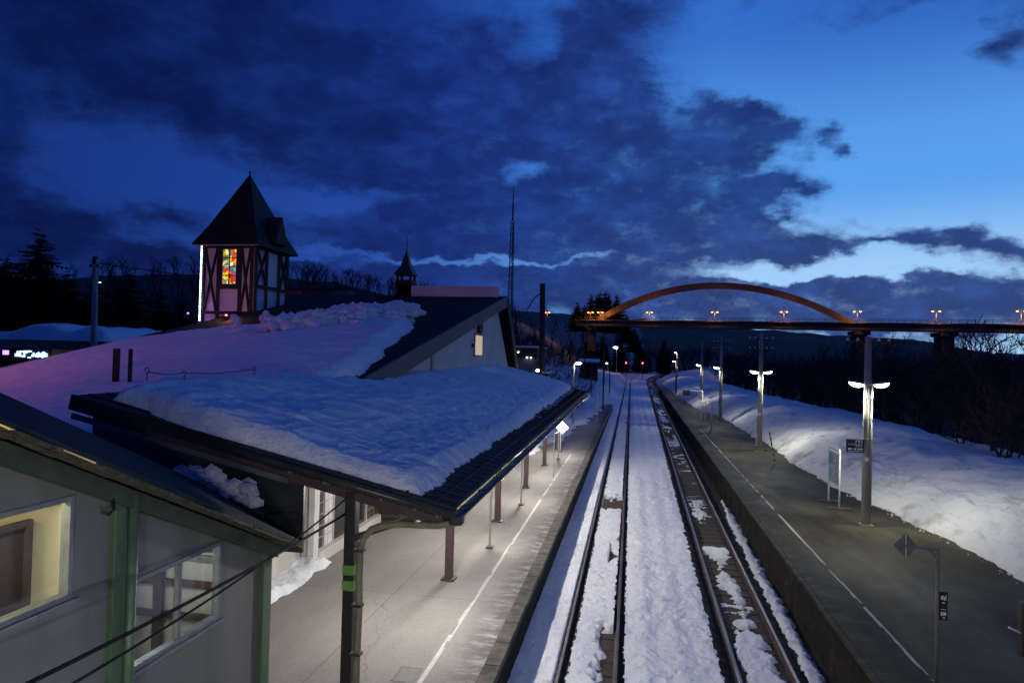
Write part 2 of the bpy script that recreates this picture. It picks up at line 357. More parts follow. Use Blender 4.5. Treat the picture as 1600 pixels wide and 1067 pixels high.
# ------------------------------------------------------------------ camera
YAW, PITCH, ROLL = R(10.177), R(1.172), R(1.4)
f = Vector((-math.sin(YAW)*math.cos(PITCH), math.cos(YAW)*math.cos(PITCH), math.sin(PITCH)))
r0 = Vector((math.cos(YAW), math.sin(YAW), 0)); u0 = r0.cross(f)
rt = r0*math.cos(ROLL)+u0*math.sin(ROLL); up = u0*math.cos(ROLL)-r0*math.sin(ROLL)
cd = bpy.data.cameras.new('camera'); cam = bpy.data.objects.new('camera', cd); COL.objects.link(cam); SC.camera = cam
cam.matrix_world = Matrix(((rt.x, up.x, -f.x, 0), (rt.y, up.y, -f.y, 0), (rt.z, up.z, -f.z, 5.5), (0, 0, 0, 1)))
cd.lens = 24.0; cd.sensor_width = 36; cd.clip_start = .1; cd.clip_end = 12000

# ------------------------------------------------------------------ sky (dusk): gradient, clouds as soft banks by direction, Nishita glow
W = bpy.data.worlds.new('World'); SC.world = W; W.use_nodes = True; k = N(W.node_tree)
bg = k.n['Background']
d = k.new('ShaderNodeTexCoord').outputs['Generated']
s = k.new('ShaderNodeSeparateXYZ', inp={0: d})
az = k.math('ARCTAN2', s.outputs[0], s.outputs[1])
el = k.math('ARCSINE', s.outputs[2])
ae = k.new('ShaderNodeCombineXYZ', inp={0: az, 1: el}).outputs[0]
wn = k.noise(k.vmath('MULTIPLY', ae, (1, 1.7, 1)), 9.0, 6, .6)
wv = k.vmath('MULTIPLY_ADD', k.vmath('SUBTRACT', wn.outputs['Color'], (.5, .5, .5)), (.17, .10, 0), ae)
BANKS = [(-0.7366, 0.3668, 0.247, 0.0748, 1), (-0.5057, 0.3723, 0.25, 0.1, 1), (-0.28, 0.345, 0.2651, 0.0972, 1), (-0.0651, 0.3985, 0.0952, 0.1039, 0.95), (-0.136, 0.2367, 0.2652, 0.0686, 1), (0.0127, 0.2186, 0.0902, 0.0722, 1), (-0.0319, 0.1697, 0.2384, 0.0321, 1), (0.0386, 0.2789, 0.0531, 0.0398, 0.8), (-0.3672, 0.1695, 0.2185, 0.0291, 0.85), (0.1598, 0.3097, 0.0848, 0.0356, 1.75), (0.1818, 0.238, 0.0531, 0.0206, 1.5), (0.1619, 0.1881, 0.0479, 0.0244, 1.3), (0.2197, 0.1533, 0.0771, 0.0154, 0.95), (0.3887, 0.1511, 0.0667, 0.0173, 1), (0.459, 0.1424, 0.0449, 0.015, 0.9), (0.3189, 0.1489, 0.0572, 0.0074, 0.5), (-0.2735, 0.1097, 0.3903, 0.026, 1), (0.1385, 0.0764, 0.2313, 0.0311, 1.1), (0.3691, 0.077, 0.2638, 0.0336, 1.25), (0.4949, 0.0777, 0.1464, 0.0351, 1.2), (-0.0396, 0.101, 0.2406, 0.0389, 1.0), (-0.7884, 0.147, 0.0991, 0.0343, 0.8), (-0.8845, 0.2002, 0.0983, 0.0842, 0.7), (-0.8285, 0.2396, 0.051, 0.0328, 0.5), (-0.6549, 0.1712, 0.0412, 0.0165, 0.75), (-0.7072, 0.1131, 0.1772, 0.0201, 0.55), (-0.5986, 0.2064, 0.0505, 0.0118, 0.35), (0.3298, 0.4373, 0.135, 0.0187, 0.75), (0.4572, 0.3702, 0.0426, 0.032, 0.9), (0.2752, 0.0825, 0.2524, 0.0168, 0.8), (-0.6179, 0.0789, 0.3386, 0.0339, 0.7), (0.2648, 0.2881, 0.0163, 0.018, 1.2), (-0.0023, 0.4776, 0.1325, 0.0331, 0.5),
 (-0.1726, 0.2698, 0.0381, 0.0236, -.95), (-0.4835, 0.214, 0.114, 0.0158, -0.8), (-0.6895, 0.2227, 0.1362, 0.04, -0.5), (-0.3562, 0.4089, 0.0598, 0.0341, -0.7), (-0.1407, 0.419, 0.0302, 0.0302, -0.6), (-0.2276, 0.1408, 0.2602, 0.0056, -1.0), (-0.4979, 0.1257, 0.0531, 0.0062, -1.0), (0.2121, 0.1219, 0.1984, 0.0121, -1.2), (0.0867, 0.0835, 0.0542, 0.0126, -0.9), (-0.412, 0.4459, 0.0415, 0.0332, -0.35), (0.3673, 0.2533, 0.1717, 0.0859, -.8), (0.2161, 0.3889, 0.1322, 0.0549, -0.7)]
acc = 0.0
for a, e, ra, re_, w in BANKS:
    v = k.vmath('MULTIPLY_ADD', wv, (1/ra, 1/re_, 0), (-a/ra, -e/re_, 0))
    g = k.math('POWER', .3679, k.vmath('DOT_PRODUCT', v, v))
    acc = k.math('MULTIPLY_ADD', g, w, acc)
n1 = k.noise(k.vmath('MULTIPLY', ae, (1, 1.9, 1)), 16.0, 9, .62)
n1b = k.noise(k.vmath('MULTIPLY', wv, (1, 1.8, 1)), 34.0, 6, .6)
den = k.math('ADD', k.math('MINIMUM', acc, .96), k.math('ADD', k.math('MULTIPLY_ADD', n1.outputs[0], 1.5, -.75), k.math('MULTIPLY_ADD', n1b.outputs[0], .36, -.18)))
cov = k.new('ShaderNodeMapRange', interpolation_type='SMOOTHSTEP', inp={0: den, 1: .02, 2: 1.0}).outputs[0]
# clear sky: brighter low and towards where the sun went down (right of the tracks)
az01 = k.math('POWER', k.new('ShaderNodeMapRange', inp={0: k.math('COSINE', k.math('SUBTRACT', az, .47)), 1: .25, 2: 1.0}).outputs[0], 1.8)
el01 = k.new('ShaderNodeMapRange', inp={0: el, 1: 0.0, 2: .50}).outputs[0]
low = k.ramp(az01, [(0, (.008, .036, .22)), (.35, (.022, .085, .40)), (.62, (.10, .28, .66)), (.85, (.36, .62, .95)), (1, (.34, .60, .93))])
mid = k.ramp(az01, [(0, (.0085, .036, .22)), (.35, (.015, .066, .36)), (.62, (.045, .19, .66)), (.85, (.105, .36, .86)), (1, (.10, .35, .84))])
hig = k.ramp(az01, [(0, (.0035, .015, .12)), (.35, (.007, .032, .22)), (.62, (.022, .11, .48)), (.85, (.034, .155, .60)), (1, (.026, .125, .52))])
t1 = k.new('ShaderNodeMapRange', interpolation_type='SMOOTHSTEP', inp={0: el, 1: .11, 2: .24}).outputs[0]
t2 = k.new('ShaderNodeMapRange', interpolation_type='SMOOTHSTEP', inp={0: el, 1: .24, 2: .46}).outputs[0]
clear = k.mix(t2, k.mix(t1, low, mid), hig)
dark = k.ramp(az01, [(0, (.0022, .0080, .066)), (.45, (.0066, .0210, .155)), (.75, (.0110, .034, .190)), (1, (.0115, .036, .185))])
shade = k.ramp(k.noise(k.vmath('MULTIPLY', ae, (1, 1.8, 1)), 10.0, 7, .6).outputs[0], [(.30, (.62, .60, .66)), (.48, (1, 1, 1)), (.70, (1.8, 2.0, 1.7))])
dark = k.mix(1.0, dark, shade, 'MULTIPLY')
skyc = k.mix(k.math('MULTIPLY', cov, .96), clear, dark)
nish = k.new('ShaderNodeTexSky', sky_type='NISHITA', sun_disc=False, sun_elevation=R(-4), sun_rotation=R(28), air_density=1.0, dust_density=.6, ozone_density=2.0)
tot = k.mix(1.0, skyc, k.mix(1.0, nish.outputs[0], (.05, .05, .05), 'MULTIPLY'), 'ADD')
k.l.new(tot, bg.inputs[0]); bg.inputs[1].default_value = 1.0
W.cycles.sampling_method = 'MANUAL'; W.cycles.sample_map_resolution = 512

# ------------------------------------------------------------------ terrain
def cl(y): y = np.asarray(y, float); return -.80-.004*np.clip(y-13, 0, None)+np.clip(y-185, 0, None)**2/1700
def cr(y): y = np.asarray(y, float); return 2.76+.0085*np.clip(y-13, 0, None)+np.clip(y-185, 0, None)**2/1700
def terr(x, y):
    x = np.asarray(x, float); y = np.asarray(y, float)
    bend = np.clip(y-185, 0, None)**2/1700
    xr = x-bend
    left = 21*sstep(12, 62, -xr)*sstep(95, 250, y-(.25*np.clip(-x-60, 0, 200)))
    left = left+16*sstep(60, 160, -xr)*sstep(70, 190, y+np.clip(-x-60, 0, 120)*.35)
    right = -3.6*sstep(20, 28, xr)+9*sstep(90, 330, xr)*sstep(20, 200, y)
    far = 9*sstep(330, 800, y)
    n = (fbm(x/28, y/28, 4, 2)-.5)*7*sstep(25, 70, np.abs(xr))+(fbm(x/6, y/6, 3, 5)-.5)*.8*sstep(12, 20, np.abs(xr-1))
    base = np.where((xr > -3) & (xr < 9), -1.3, -.35)
    return base+left+right+far+n
xs = np.concatenate([np.linspace(-900, -130, 40), np.linspace(-120, -20, 60), np.linspace(-18.5, 30, 60), np.linspace(32, 130, 60), np.linspace(140, 900, 40)])
ys = np.concatenate([np.linspace(-120, 0, 12), np.linspace(5, 320, 160), np.linspace(330, 1200, 40)])
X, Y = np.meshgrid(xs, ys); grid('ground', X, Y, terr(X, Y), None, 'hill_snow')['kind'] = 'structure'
def mountain(name, x0, x1, y0, hfun, depth=500, n=120):
    xs = np.linspace(x0, x1, n); ts = np.linspace(0, 1, 14); X, T = np.meshgrid(xs, ts)
    Z = hfun(X)*np.sin(np.pi*.5*np.clip(T*1.6, 0, 1))*np.clip(2.6-T*1.9, 0, 1)+(fbm(X/60, T*8, 4, 9)-.5)*hfun(X)*.35*np.sin(np.pi*T)-2
    o = grid(name, X, y0+T*depth, Z, None, 'mountain'); o['kind'] = 'structure'; return o
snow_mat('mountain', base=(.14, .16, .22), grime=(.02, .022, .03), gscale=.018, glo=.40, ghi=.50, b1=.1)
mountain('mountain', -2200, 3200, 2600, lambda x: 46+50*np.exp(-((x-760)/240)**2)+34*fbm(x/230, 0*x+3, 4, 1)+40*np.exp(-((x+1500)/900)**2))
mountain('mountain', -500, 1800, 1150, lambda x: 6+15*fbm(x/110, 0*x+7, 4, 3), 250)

# ------------------------------------------------------------------ track bed, rails, sleepers, snow
ys = np.concatenate([np.arange(-30, 8, 4.0), np.arange(8, 60, .5), np.arange(60, 420, 4.0)])
off = np.concatenate([np.linspace(-2.6, 2.8, 30)])
X = np.stack([np.linspace(float(cl(y))-1.62, float(cr(y))+1.75, 50) for y in ys]); Y = np.repeat(ys[:, None], 50, 1)
grid('ballast_bed', X, Y, -1.005+(fbm(X*5, Y*5, 3, 4)-.5)*.07, None, 'ballast')['kind'] = 'structure'
sl = MB().box((-.98, -.11, -1.12), (.98, .11, -.985)).mesh('sleeper', 'sleeper')
def track(cf, label, ylim, top):
    t = thing('railway_track', label, 'railway track', (float(cf(13)), 13, -.85)); t['kind'] = 'structure'
    yy = np.concatenate([np.arange(-20, 180, 5.0), np.arange(180, 420, 3.0)])
    for sd in (-1, 1):
        b = MB(); hw = .034
        prof = [(-.062, -.15), (.062, -.15), (.062, -.135), (.012, -.115), (.012, -.045), (hw, -.036), (hw, -.004), (hw-.006, 0), (-hw+.006, 0), (-hw, -.004), (-hw, -.036), (-.012, -.045), (-.012, -.115), (-.062, -.135)]
        n = len(prof)
        vs = [(float(cf(y))+sd*.566+a, y, -.85+z) for y in yy for a, z in prof]; b.add(vs, [])
        for i in range(len(yy)-1):
            for j in range(n):
                b.f.append((i*n+j, i*n+(j+1) % n, (i+1)*n+(j+1) % n, (i+1)*n+j)); b.m.append(1 if j in (6, 7, 8) else 0)
        b.build('rail', ['rail_rust', top], t)
    i = 0; p = wloc(t)
    for y in np.arange(10.0, ylim, .62):
        o = bpy.data.objects.new('sleeper', sl); COL.objects.link(o); o.parent = t
        o.location = (float(cf(y))-p[0]+random.uniform(-.03, .03), y-p[1], -p[2]); o.rotation_euler = (0, 0, random.uniform(-.02, .02))
    return t
track(cl, 'left railway track beside the lit station platform, half buried in snow', 60, 'rail_dull')
track(cr, 'right railway track with bare dark sleepers below the dark platform', 71.9, 'rail_top')

def track_snow(y):
    """rows of (x,z) for snow around both tracks"""
    pass
def snow_rows(ys, nx):
    X = np.stack([np.linspace(float(cl(y))-1.56, float(cr(y))+1.72, nx) for y in ys]); Y = np.repeat(ys[:, None], nx, 1)
    u = X-cl(Y); v = X-cr(Y)
    n = fbm(X*3.2, Y*2.2, 5, 1); nf = fbm(X*9, Y*7, 4, 6); nl = fbm(X*.9, Y*.5, 4, 8)
    jag = (fbm(X*1.6, Y*5.5, 5, 11)-.5)*.36+(nf-.5)*.18
    nt = fbm(X*6.5, Y*5.0, 4, 41); ng = fbm(X*14, Y*11, 3, 43)
    H = .150+(n-.5)*.06+(nt-.5)*.065+(ng-.5)*.03
    m = np.ones_like(X)
    def groove(c, wl, wr, soft=.05):
        dl = (X-c)+wl+jag*.45; dr = (c+wr)-(X-c)*0-(X)+jag*.45
        inside = np.minimum(dl, dr); return 1-sstep(0, soft, inside)
    L1 = cl(Y)-.566; L2 = cl(Y)+.566; R1 = cr(Y)-.566; R2 = cr(Y)+.566
    m *= 1-(1-sstep(.03, .08, np.abs(X-L1)+jag*.05))
    m *= 1-((X > L1-.02) & (X < L1+.17+jag*.35)).astype(float)
    m *= 1-((X > L2-.09-jag*.25) & (X < L2+.14+jag*.25)).astype(float)
    # left margin grows towards the platform wall
    H += np.where(u < -.6, .05*sstep(-.6, -1.4, u)+.03, 0)
    # middle ridge
    midr = (u > .70) & (v < -.62)
    H += np.where(midr, .07*sstep(.70, 1.1, u)+.02*np.sin((u-1.0)*9)*sstep(.9, 1.2, u)+(fbm(X*4.5, Y*3.5, 4, 21)-.5)*.09, 0)
    # between the left rails: bare patches
    bl = (np.abs(u) < .55)
    bare = sstep(.0, .12, .5-np.abs((Y-30.5)/2.9)+(nf-.5)*.5)*sstep(-.5, -.3, u+.05+jag) + sstep(0, .2, .9-np.abs((Y-14.6)/2.6)+(n-.5)*1.0)*sstep(.05, .4, u+jag*1.3) + sstep(.66, .72, nl)*.9*(Y > 45)
    m = np.where(bl, m*(1-np.clip(bare, 0, 1)), m)
    m = np.where((X > L2-.4) & (X < L2-.1), m*(1-sstep(.63, .70, fbm(X*1.5, Y*.8, 4, 31))*.9), m)
    # right track: mostly bare
    br = (v > -.70) & (v < .82)
    patch = sstep(-.06, .24, .31+(nl-.5)*1.0-np.abs(v-.02+.08*np.sin(Y*.9))+jag*1.3)*np.where(Y < 24.5, 1, 0)*sstep(0, .06, 25-Y+jag*6)
    patch += .8*sstep(-.05, .25, .30-np.abs(v+.05)+jag*1.5)*(fbm(X*.9, Y*5, 3, 55) > .46)*(((Y > 28) & (Y < 32.5)))*sstep(.42, .5, n+.06)
    patch += sstep(.50, .58, fbm(X*1.5, Y*.8, 4, 15))*(Y > 52)*(np.abs(v) < .42)
    patch += .55*sstep(.50, .60, fbm(X*1.1, Y*6.0, 4, 77))*sstep(.40, .50, fbm(Y*.35, X*0, 3, 79))*(np.abs(v) < .40)
    patch = np.where(np.abs(v) < .47, patch, 0)
    m = np.where(br, np.clip(patch, 0, 1), m); H = np.where(br, H-.05, H)
    m *= 1-((v > -.9+jag*.5) & (v < -.55)).astype(float)*.999
    strip = (v >= .80)
    w = np.where(Y < 29, .42, .42-.09*(Y-29))
    m = np.where(strip, sstep(-.05, .16, w/2-np.abs(v-.98-.012*(Y-14))+jag*.8), m); H = np.where(strip, H-.03, H)
    Z = -1.0+H*m-(1-m)*.10
    return X, Y, Z, m
def snow_mesh(ys, nx, name):
    X, Y, Z, m = snow_rows(ys, nx); keep = m > .02
    o = grid(name, X, Y, Z, keep, 'track_snow'); tag(o, kind='stuff'); return o
tag(snow_mesh(np.concatenate([np.arange(8, 34, .055), np.arange(34, 62, .12), np.arange(62, 140, .4), np.arange(140, 420, 1.5)]), 230, 'snow'), 'trampled snow lying over and between the two railway tracks')

# ------------------------------------------------------------------ platforms
def ledge(y): return -2.22-.0026*(y-11)
def redge(y): return 4.20+.0052*(y-13)
pl = MB(); ysl = [-30, 10, 25, 40, 60, 82]
for a, b in zip(ysl[:-1], ysl[1:]):
    pl.slab([(-40, a, 0), (ledge(a)-.28, a, 0), (ledge(b)-.28, b, 0), (-40, b, 0)], .2)
tag(pl.build('platform', 'platform_concrete'), kind='structure')
pw = MB()
for a, b in zip(ysl[:-1], ysl[1:]):
    pw.slab([(ledge(a)-.29, a, -.03), (ledge(a)-.05, a, -.03), (ledge(b)-.05, b, -.03), (ledge(b)-.29, b, -.03)], 1.4)
pw.box((ledge(82)-2.5, 82, -1.4), (ledge(82)-.05, 82.2, -.02))
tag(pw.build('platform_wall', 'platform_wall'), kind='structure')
kb = MB(); y = -5.0
while y < 82:
    w = .28+random.uniform(-.012, .012); x = ledge(y); z = .008+random.uniform(-.004, .006)
    kb.box((x-.30, y+.008, -.14), (x-.30+w+.02, y+.985, z)); y += 1.0
tag(kb.build('platform_kerb', 'kerb', bevel=.012), kind='structure')
pr = MB(); ysr = [-30, 13, 30, 50, 80, 132]
for a, b in zip(ysr[:-1], ysr[1:]):
    pr.slab([(redge(a)+.02, a, 0), (20, a, 0), (20, b, 0), (redge(b)+.02, b, 0)], .2)
tag(pr.build('platform', 'platform_asphalt'), kind='structure')
# rough masonry wall of the right platform, with a real relief
ys = np.arange(-10, 132, .16); zz = np.linspace(-1.35, .006, 14); Yw, Zw = np.meshgrid(ys, zz)
joint = (np.abs(((Zw+1.35) % .45)-.03) < .05)*.03
Xw = redge(Yw)-.02+(fbm(Yw*1.3, Zw*2.2, 4, 12)-.5)*.16+joint+.10*sstep(-.0, -1.2, Zw)*-1
Xw[-1] = redge(Yw[-1])+.14; Xw[-2] = redge(Yw[-2])-.02+(fbm(Yw[-2]*2, Yw[-2]*0, 3, 4)-.5)*.10
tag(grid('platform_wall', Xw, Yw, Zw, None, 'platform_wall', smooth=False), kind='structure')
# painted lines, worn through
def line(fx, y0, y1, w, name, wear=0.0, mt='worn_line'):
    ys = np.arange(y0, y1, .05); us = np.linspace(-w/2, w/2, 8); U, Yl = np.meshgrid(us, ys)
    mask = fbm(U*14, Yl*1.7, 4, 2)+.10*(.5-np.abs(U)/w) -wear*sstep(.42, .62, fbm(U*0+3, Yl*3.2, 4, 9))*1.2 > (.36)
    o = grid(name, fx(Yl)+U, Yl, np.full_like(U, .005), mask, mt, smooth=False); tag(o, kind='structure')
line(lambda y: -3.42+0*y, 8, 39, .085, 'platform_line', 0, 'fresh_line'); line(lambda y: 5.24+.0006*(y-13), 8, 57, .075, 'platform_line', .10)
mh = MB()
for a, b in (((-3.92, 11.05), (-3.88, 11.6)), ((-3.55, 11.05), (-3.51, 11.6)), ((-3.88, 11.05), (-3.55, 11.08)), ((-3.88, 11.57), (-3.55, 11.6))): mh.box((a[0], a[1], .003), (b[0], b[1], .010))
mh.box((-3.87, 11.085, .002), (-3.56, 11.565, .007))
tag(mh.build('manhole_cover', 'sign_grey'), 'square metal manhole cover set in the concrete platform beside the white line', 'manhole cover')

# ------------------------------------------------------------------ snow bank on the right
foot_y = np.array([0, 13, 19.4, 23.7, 27.7, 32.7, 38, 49, 62, 69, 74, 80, 96, 129, 150, 200, 420]); foot_x = np.array([10.6, 10.1, 9.85, 9.8, 9.5, 8.85, 8.7, 8.75, 8.55, 8.4, 7.6, 7.2, 6.6, 6.3, 6.4, 8.2, 40])
ys = np.concatenate([np.arange(4, 50, .16), np.arange(50, 100, .35), np.arange(100, 420, 1.6)]); ts = np.concatenate([np.linspace(-.15, 2.2, 56), np.linspace(2.3, 14.5, 76)])
T, Yb = np.meshgrid(ts, ys); F0 = np.interp(Yb, foot_y, foot_x)+(fbm(Yb*.35, 0*Yb, 4, 3)-.5)*1.0+(fbm(Yb*2.5, T*2, 3, 9)-.5)*.25
Xb = F0+T; wall = .92*np.clip((T+.06)/(1.0+.7*fbm(Yb*.4, T*0, 3, 61)), 0, 1)**.72
prof = np.where(T < 0, -.06, wall)+.75*sstep(.7, 4.2, T)-.25*sstep(5, 9, T)-3.2*sstep(9.0, 14.5, T)
nz = (fbm(Xb*.55, Yb*.28, 4, 14)-.5)*.55*sstep(.3, 2.5, T)+(fbm(Xb*1.8, Yb*1.3, 4, 17)-.5)*.22*sstep(.05, .8, T)+(fbm(Xb*6, Yb*5, 3, 19)-.5)*.17*sstep(6, 0, T)+(fbm(Xb*3.2, Yb*2.2, 4, 63)-.5)*.13*sstep(.1, .5, T)*sstep(7, 1, T)+.0*sstep(0, .4, T)
tag(grid('snow_bank', Xb, Yb, prof+nz, None, 'bank_snow'), 'long ploughed snow bank along the back of the dark platform', kind='stuff')
cr_ = MB()
for i in range(60):
    y = random.uniform(14, 32); x = float(np.interp(y, foot_y, foot_x))+(float(fbm(y*.35, 0, 4, 3))-.5)*1.0-abs(random.gauss(0, .22)); r = random.uniform(.012, .05)
    cr_.blob((x, y, r*.5), r, 0, .3)
tag(cr_.build('snow_crumbs', 'bank_snow'), 'scattered snow crumbs along the foot of the snow bank', kind='stuff')

# snow drift on the far part of the station side
ys = np.concatenate([np.arange(36, 90, .35), np.arange(90, 200, 1.2)]); xs = np.linspace(-34, -2.3, 130)
Xd, Yd = np.meshgrid(xs, ys); edge = np.interp(Yd, [36, 43, 48, 55, 64, 81, 87, 100, 200], [-6.6, -4.75, -4.55, -4.2, -3.8, -3.3, -2.6, -2.2, -1.6])+np.clip(Yd-185, 0, None)**2/1700+(fbm(Yd*.5, Xd*.25, 4, 5)-.5)*2.2*(Yd < 90)
dd = edge-Xd; hz = .30*sstep(-.05, .35, dd)-.06+1.5*sstep(2, 14, dd)*sstep(55, 95, Yd)+(fbm(Xd*.8, Yd*.6, 4, 7)-.5)*.55*sstep(.2, 3, dd)+.9*sstep(84, 100, Yd)*sstep(.0, 3, dd)-np.where(Yd > 82, 1.0*(1-sstep(0, 3, dd)), 0)
tag(grid('snow_field', Xd, Yd, hz, hz > -1.2, 'bank_snow'), 'deep snow covering the far end of the station platform and yard', kind='stuff')

# ------------------------------------------------------------------ platform canopy
def cz(x): return 3.15+.22*(-2.7-x)
CY0, CY1 = 10.3, 42.0
can = thing('platform_canopy', 'long dark platform canopy roof loaded with thick snow beside the tracks', 'canopy', (-4.35, 10.3, 0))
b = MB().slab([(-2.70, CY0, cz(-2.7)), (-2.70, CY1, cz(-2.7)), (-9.45, CY1, cz(-9.45)), (-9.45, CY0, cz(-9.45))], .07)
for y in np.arange(CY0+.25, CY1, .42): b.bar((-2.72, y, cz(-2.72)+.012), (-9.4, y, cz(-9.4)+.012), .03, .03)
for x in (-2.95, -3.45): b.bar((x, CY0, cz(x)+.02), (x, CY1, cz(x)+.02), .03, .03)
b.build('roof_panel', 'dark_metal', can)
b = MB().bar((-2.66, CY0-.03, cz(-2.66)-.12), (-9.5, CY0-.03, cz(-9.5)-.12), .06, .26); b.build('fascia', 'dark_metal', can, bevel=.01)
b = MB().tube([(-2.62, CY0-.14, cz(-2.62)-.10), (-6.4, CY0-.14, cz(-6.4)-.10)], .062, 10); b.build('edge_pipe', 'gutter', can, True)
b = MB().bar((-5.4, CY0-.10, cz(-5.4)-.33), (-9.4, CY0-.10, cz(-9.4)-.33), .05, .09); b.build('edge_trim', 'fascia', can)
g = MB(); sec = [(.09*math.cos(t), .075*math.sin(t)) for t in np.linspace(math.pi, 2*math.pi, 8)]+[(.075*math.cos(t), .06*math.sin(t)) for t in np.linspace(2*math.pi, math.pi, 8)]
g.prism([(-2.62+a, 3.03+c) for a, c in sec], 1, CY0-.02, CY1); g.build('gutter', 'black_paint', can)
for y in np.arange(CY0+.6, CY1, 1.3):
    g = MB().bar((-2.74, y, 3.02), (-2.50, y, 3.06), .03, .02); g.build('gutter_bracket', 'dark_metal', can)
ic = MB()
for i in range(170):
    y = random.uniform(CY0+.2, CY1); h = random.uniform(.02, .11); ic.tube([(-2.6, y, 2.965), (-2.6, y, 2.965-h)], [.010, .001], 4)
for i in range(40):
    x = random.uniform(-5.5, -2.7); h = random.uniform(.01, .05); ic.tube([(x, CY0-.14, cz(x)-.155), (x, CY0-.14, cz(x)-.155-h)], [.008, .001], 4)
tag(ic.build('icicles', 'roof_snow', can), kind='stuff')
for x in (-3.1, -4.35, -6.4, -8.0):
    MB().bar((x, CY0+.05, cz(x)-.15), (x, CY1-.05, cz(x)-.15), .09, .15).build('purlin', 'brown_paint', can)
for i in range(6):
    y = 10.27+6.02*i
    c = MB().box((-4.44, y-.09, 0), (-4.26, y+.09, cz(-4.35)-.22+.008*(y-10.3))).box((-4.52, y-.17, 0), (-4.18, y+.17, .05))
    c.build('column', 'black_paint' if i == 0 else 'brown_paint', can, bevel=.012)
    MB().bar((-2.85, y, cz(-2.85)-.27), (-8.0, y, cz(-8.0)-.27), .10, .14).build('rafter', 'brown_paint', can)
    MB().bar((-4.35, y, 2.55), (-3.3, y, cz(-3.3)-.33), .07, .09).build('brace', 'brown_paint', can)
for z in (1.83, 2.07):
    MB().box((-4.447, 10.172, z-.075), (-4.253, 10.368, z+.075)).build('lime_band', 'lime_tape', can)
pts = [(-2.62, 10.18, 2.93), (-2.9, 10.17, 2.87), (-3.5, 10.17, 2.85), (-3.78, 10.17, 2.82), (-3.98, 10.17, 2.74), (-4.10, 10.17, 2.60), (-4.155, 10.17, 2.42), (-4.16, 10.17, 2.0), (-4.145, 10.17, 1.5), (-4.165, 10.17, .6), (-4.165, 10.17, .0)]
dp = MB().tube(pts, .055, 10).build('downpipe', 'conduit', can, True)
for z in (2.4, 1.55, .8): MB().box((-4.26, 10.10, z-.02), (-4.09, 10.235, z+.02)).build('pipe_clip', 'gutter', dp)
MB().box((-2.72, 10.10, 2.9), (-2.52, 10.30, 3.05)).build('gutter_outlet', 'black_paint', can, bevel=.02)

for ch in can.children:
    if ch.name.split('.')[0] not in ('column', 'lime_band', 'downpipe', 'gutter_outlet', 'end_boarding', 'end_ledge'): ch.rotation_euler = (.008, 0, .003)
def edge_prof(d, w): return np.where(d > 0, np.clip(d/w, 0, 1)**.45, -.05*np.clip(-d/.04, 0, 1))
# snow on the canopy
xs = np.concatenate([np.linspace(-9.35, -5, 56), np.linspace(-4.95, -2.8, 70)]); ys = np.concatenate([np.arange(10.22, 12, .03), np.arange(12, 18, .075), np.arange(18, 42, .16)]); X, Y = np.meshgrid(xs, ys)
rb = np.interp(Y, [10.3, 12, 14, 21, 33, 42], [-3.20, -3.26, -3.36, -3.38, -3.55, -3.75])+(fbm(Y*1.1, 0*Y, 4, 3)-.5)*.34+(fbm(Y*5, X*3, 3, 8)-.5)*.12
nb = 10.36+(fbm(X*1.3, 0*X, 4, 13)-.5)*.14+.35*sstep(-7.0, -9.2, X)*.9+(fbm(X*5, Y*3, 3, 4)-.5)*.05
lb = -9.05+(fbm(Y*.8, 0*Y, 3, 2)-.5)*.3; fb = 41.7
d = np.minimum.reduce([rb-X, (Y-nb)*1.2+.05, X-lb+.0, fb-Y])
th = (.20+.17*sstep(-3.6, -6.5, X)+(fbm(X*.9, Y*.5, 4, 5)-.5)*.16+(fbm(X*3.5, Y*3, 4, 15)-.5)*.11+(fbm(X*8, Y*7, 4, 25)-.5)*.07*(.4+1.2*fbm(X*.6, Y*.4, 3, 71)))*edge_prof(d, .30)
tag(grid('roof_snow', X, Y, cz(X)+.008*(Y-10.3)+th, d > -.25, 'roof_snow'), 'thick blue snow blanket lying on the platform canopy', kind='stuff')
# chains lying along the back of the canopy snow
for i, (x, y, z) in enumerate([(-8.9, 11.3, 5.02), (-8.7, 14.6, 5.0), (-8.85, 12.3, 4.95)]):
    t = thing('snow_hook', ['bent iron hook sticking out of the canopy snow nearest the two red posts', 'curled iron hook sticking out of the canopy snow below the snow chunks', 'small iron loop lying on the chain in the canopy snow'][i], 'hook', (x, y, z))
    MB().tube([(x, y, z-.16), (x, y, z+.0)]+[(x+.045*math.cos(a)+.0, y, z+.04+.045*math.sin(a)) for a in np.linspace(-1.4, 3.6, 9)], .010, 6).build('loop', 'black_paint', t, True)
pts = [(-8.9, 11.3, 5.03), (-8.86, 11.8, 4.97), (-8.85, 12.3, 4.99), (-8.8, 13.2, 4.96), (-8.7, 14.6, 5.03)]
tag(MB().tube(pts, .010, 5).build('iron_chain', 'black_paint', loc=pts[0]), 'thin dark chain strung along the back of the canopy snow', 'chain')

# tube lights under the canopy
for i in range(5):
    y = 13.3+6.02*i; x = -4.0; z = 3.12
    t = thing('tube_light', 'white tube light under the platform canopy between two columns', 'tube light', (x, y, z+.2), 'tube lights under the canopy')
    MB().box((x-.07, y-.65, z+.05), (x+.07, y+.65, z+.10)).tube([(x, y-.4, z+.1), (x, y-.4, cz(x)-.1)], .012, 6).tube([(x, y+.4, z+.1), (x, y+.4, cz(x)-.1)], .012, 6).build('housing', 'white_paint', t)
    MB().tube([(x, y-.6, z), (x, y+.6, z)], .018, 8).build('tube', 'tube_white', t, True)
    lamp('AREA', 'tube_light_lamp', (x, y, z-.03), 95, (1, .93, .85), t, .1, size_y=1.2)
    lamp('POINT', 'tube_light_lamp', (x, y, z-.10), 330, (1, .93, .85), t, .06)

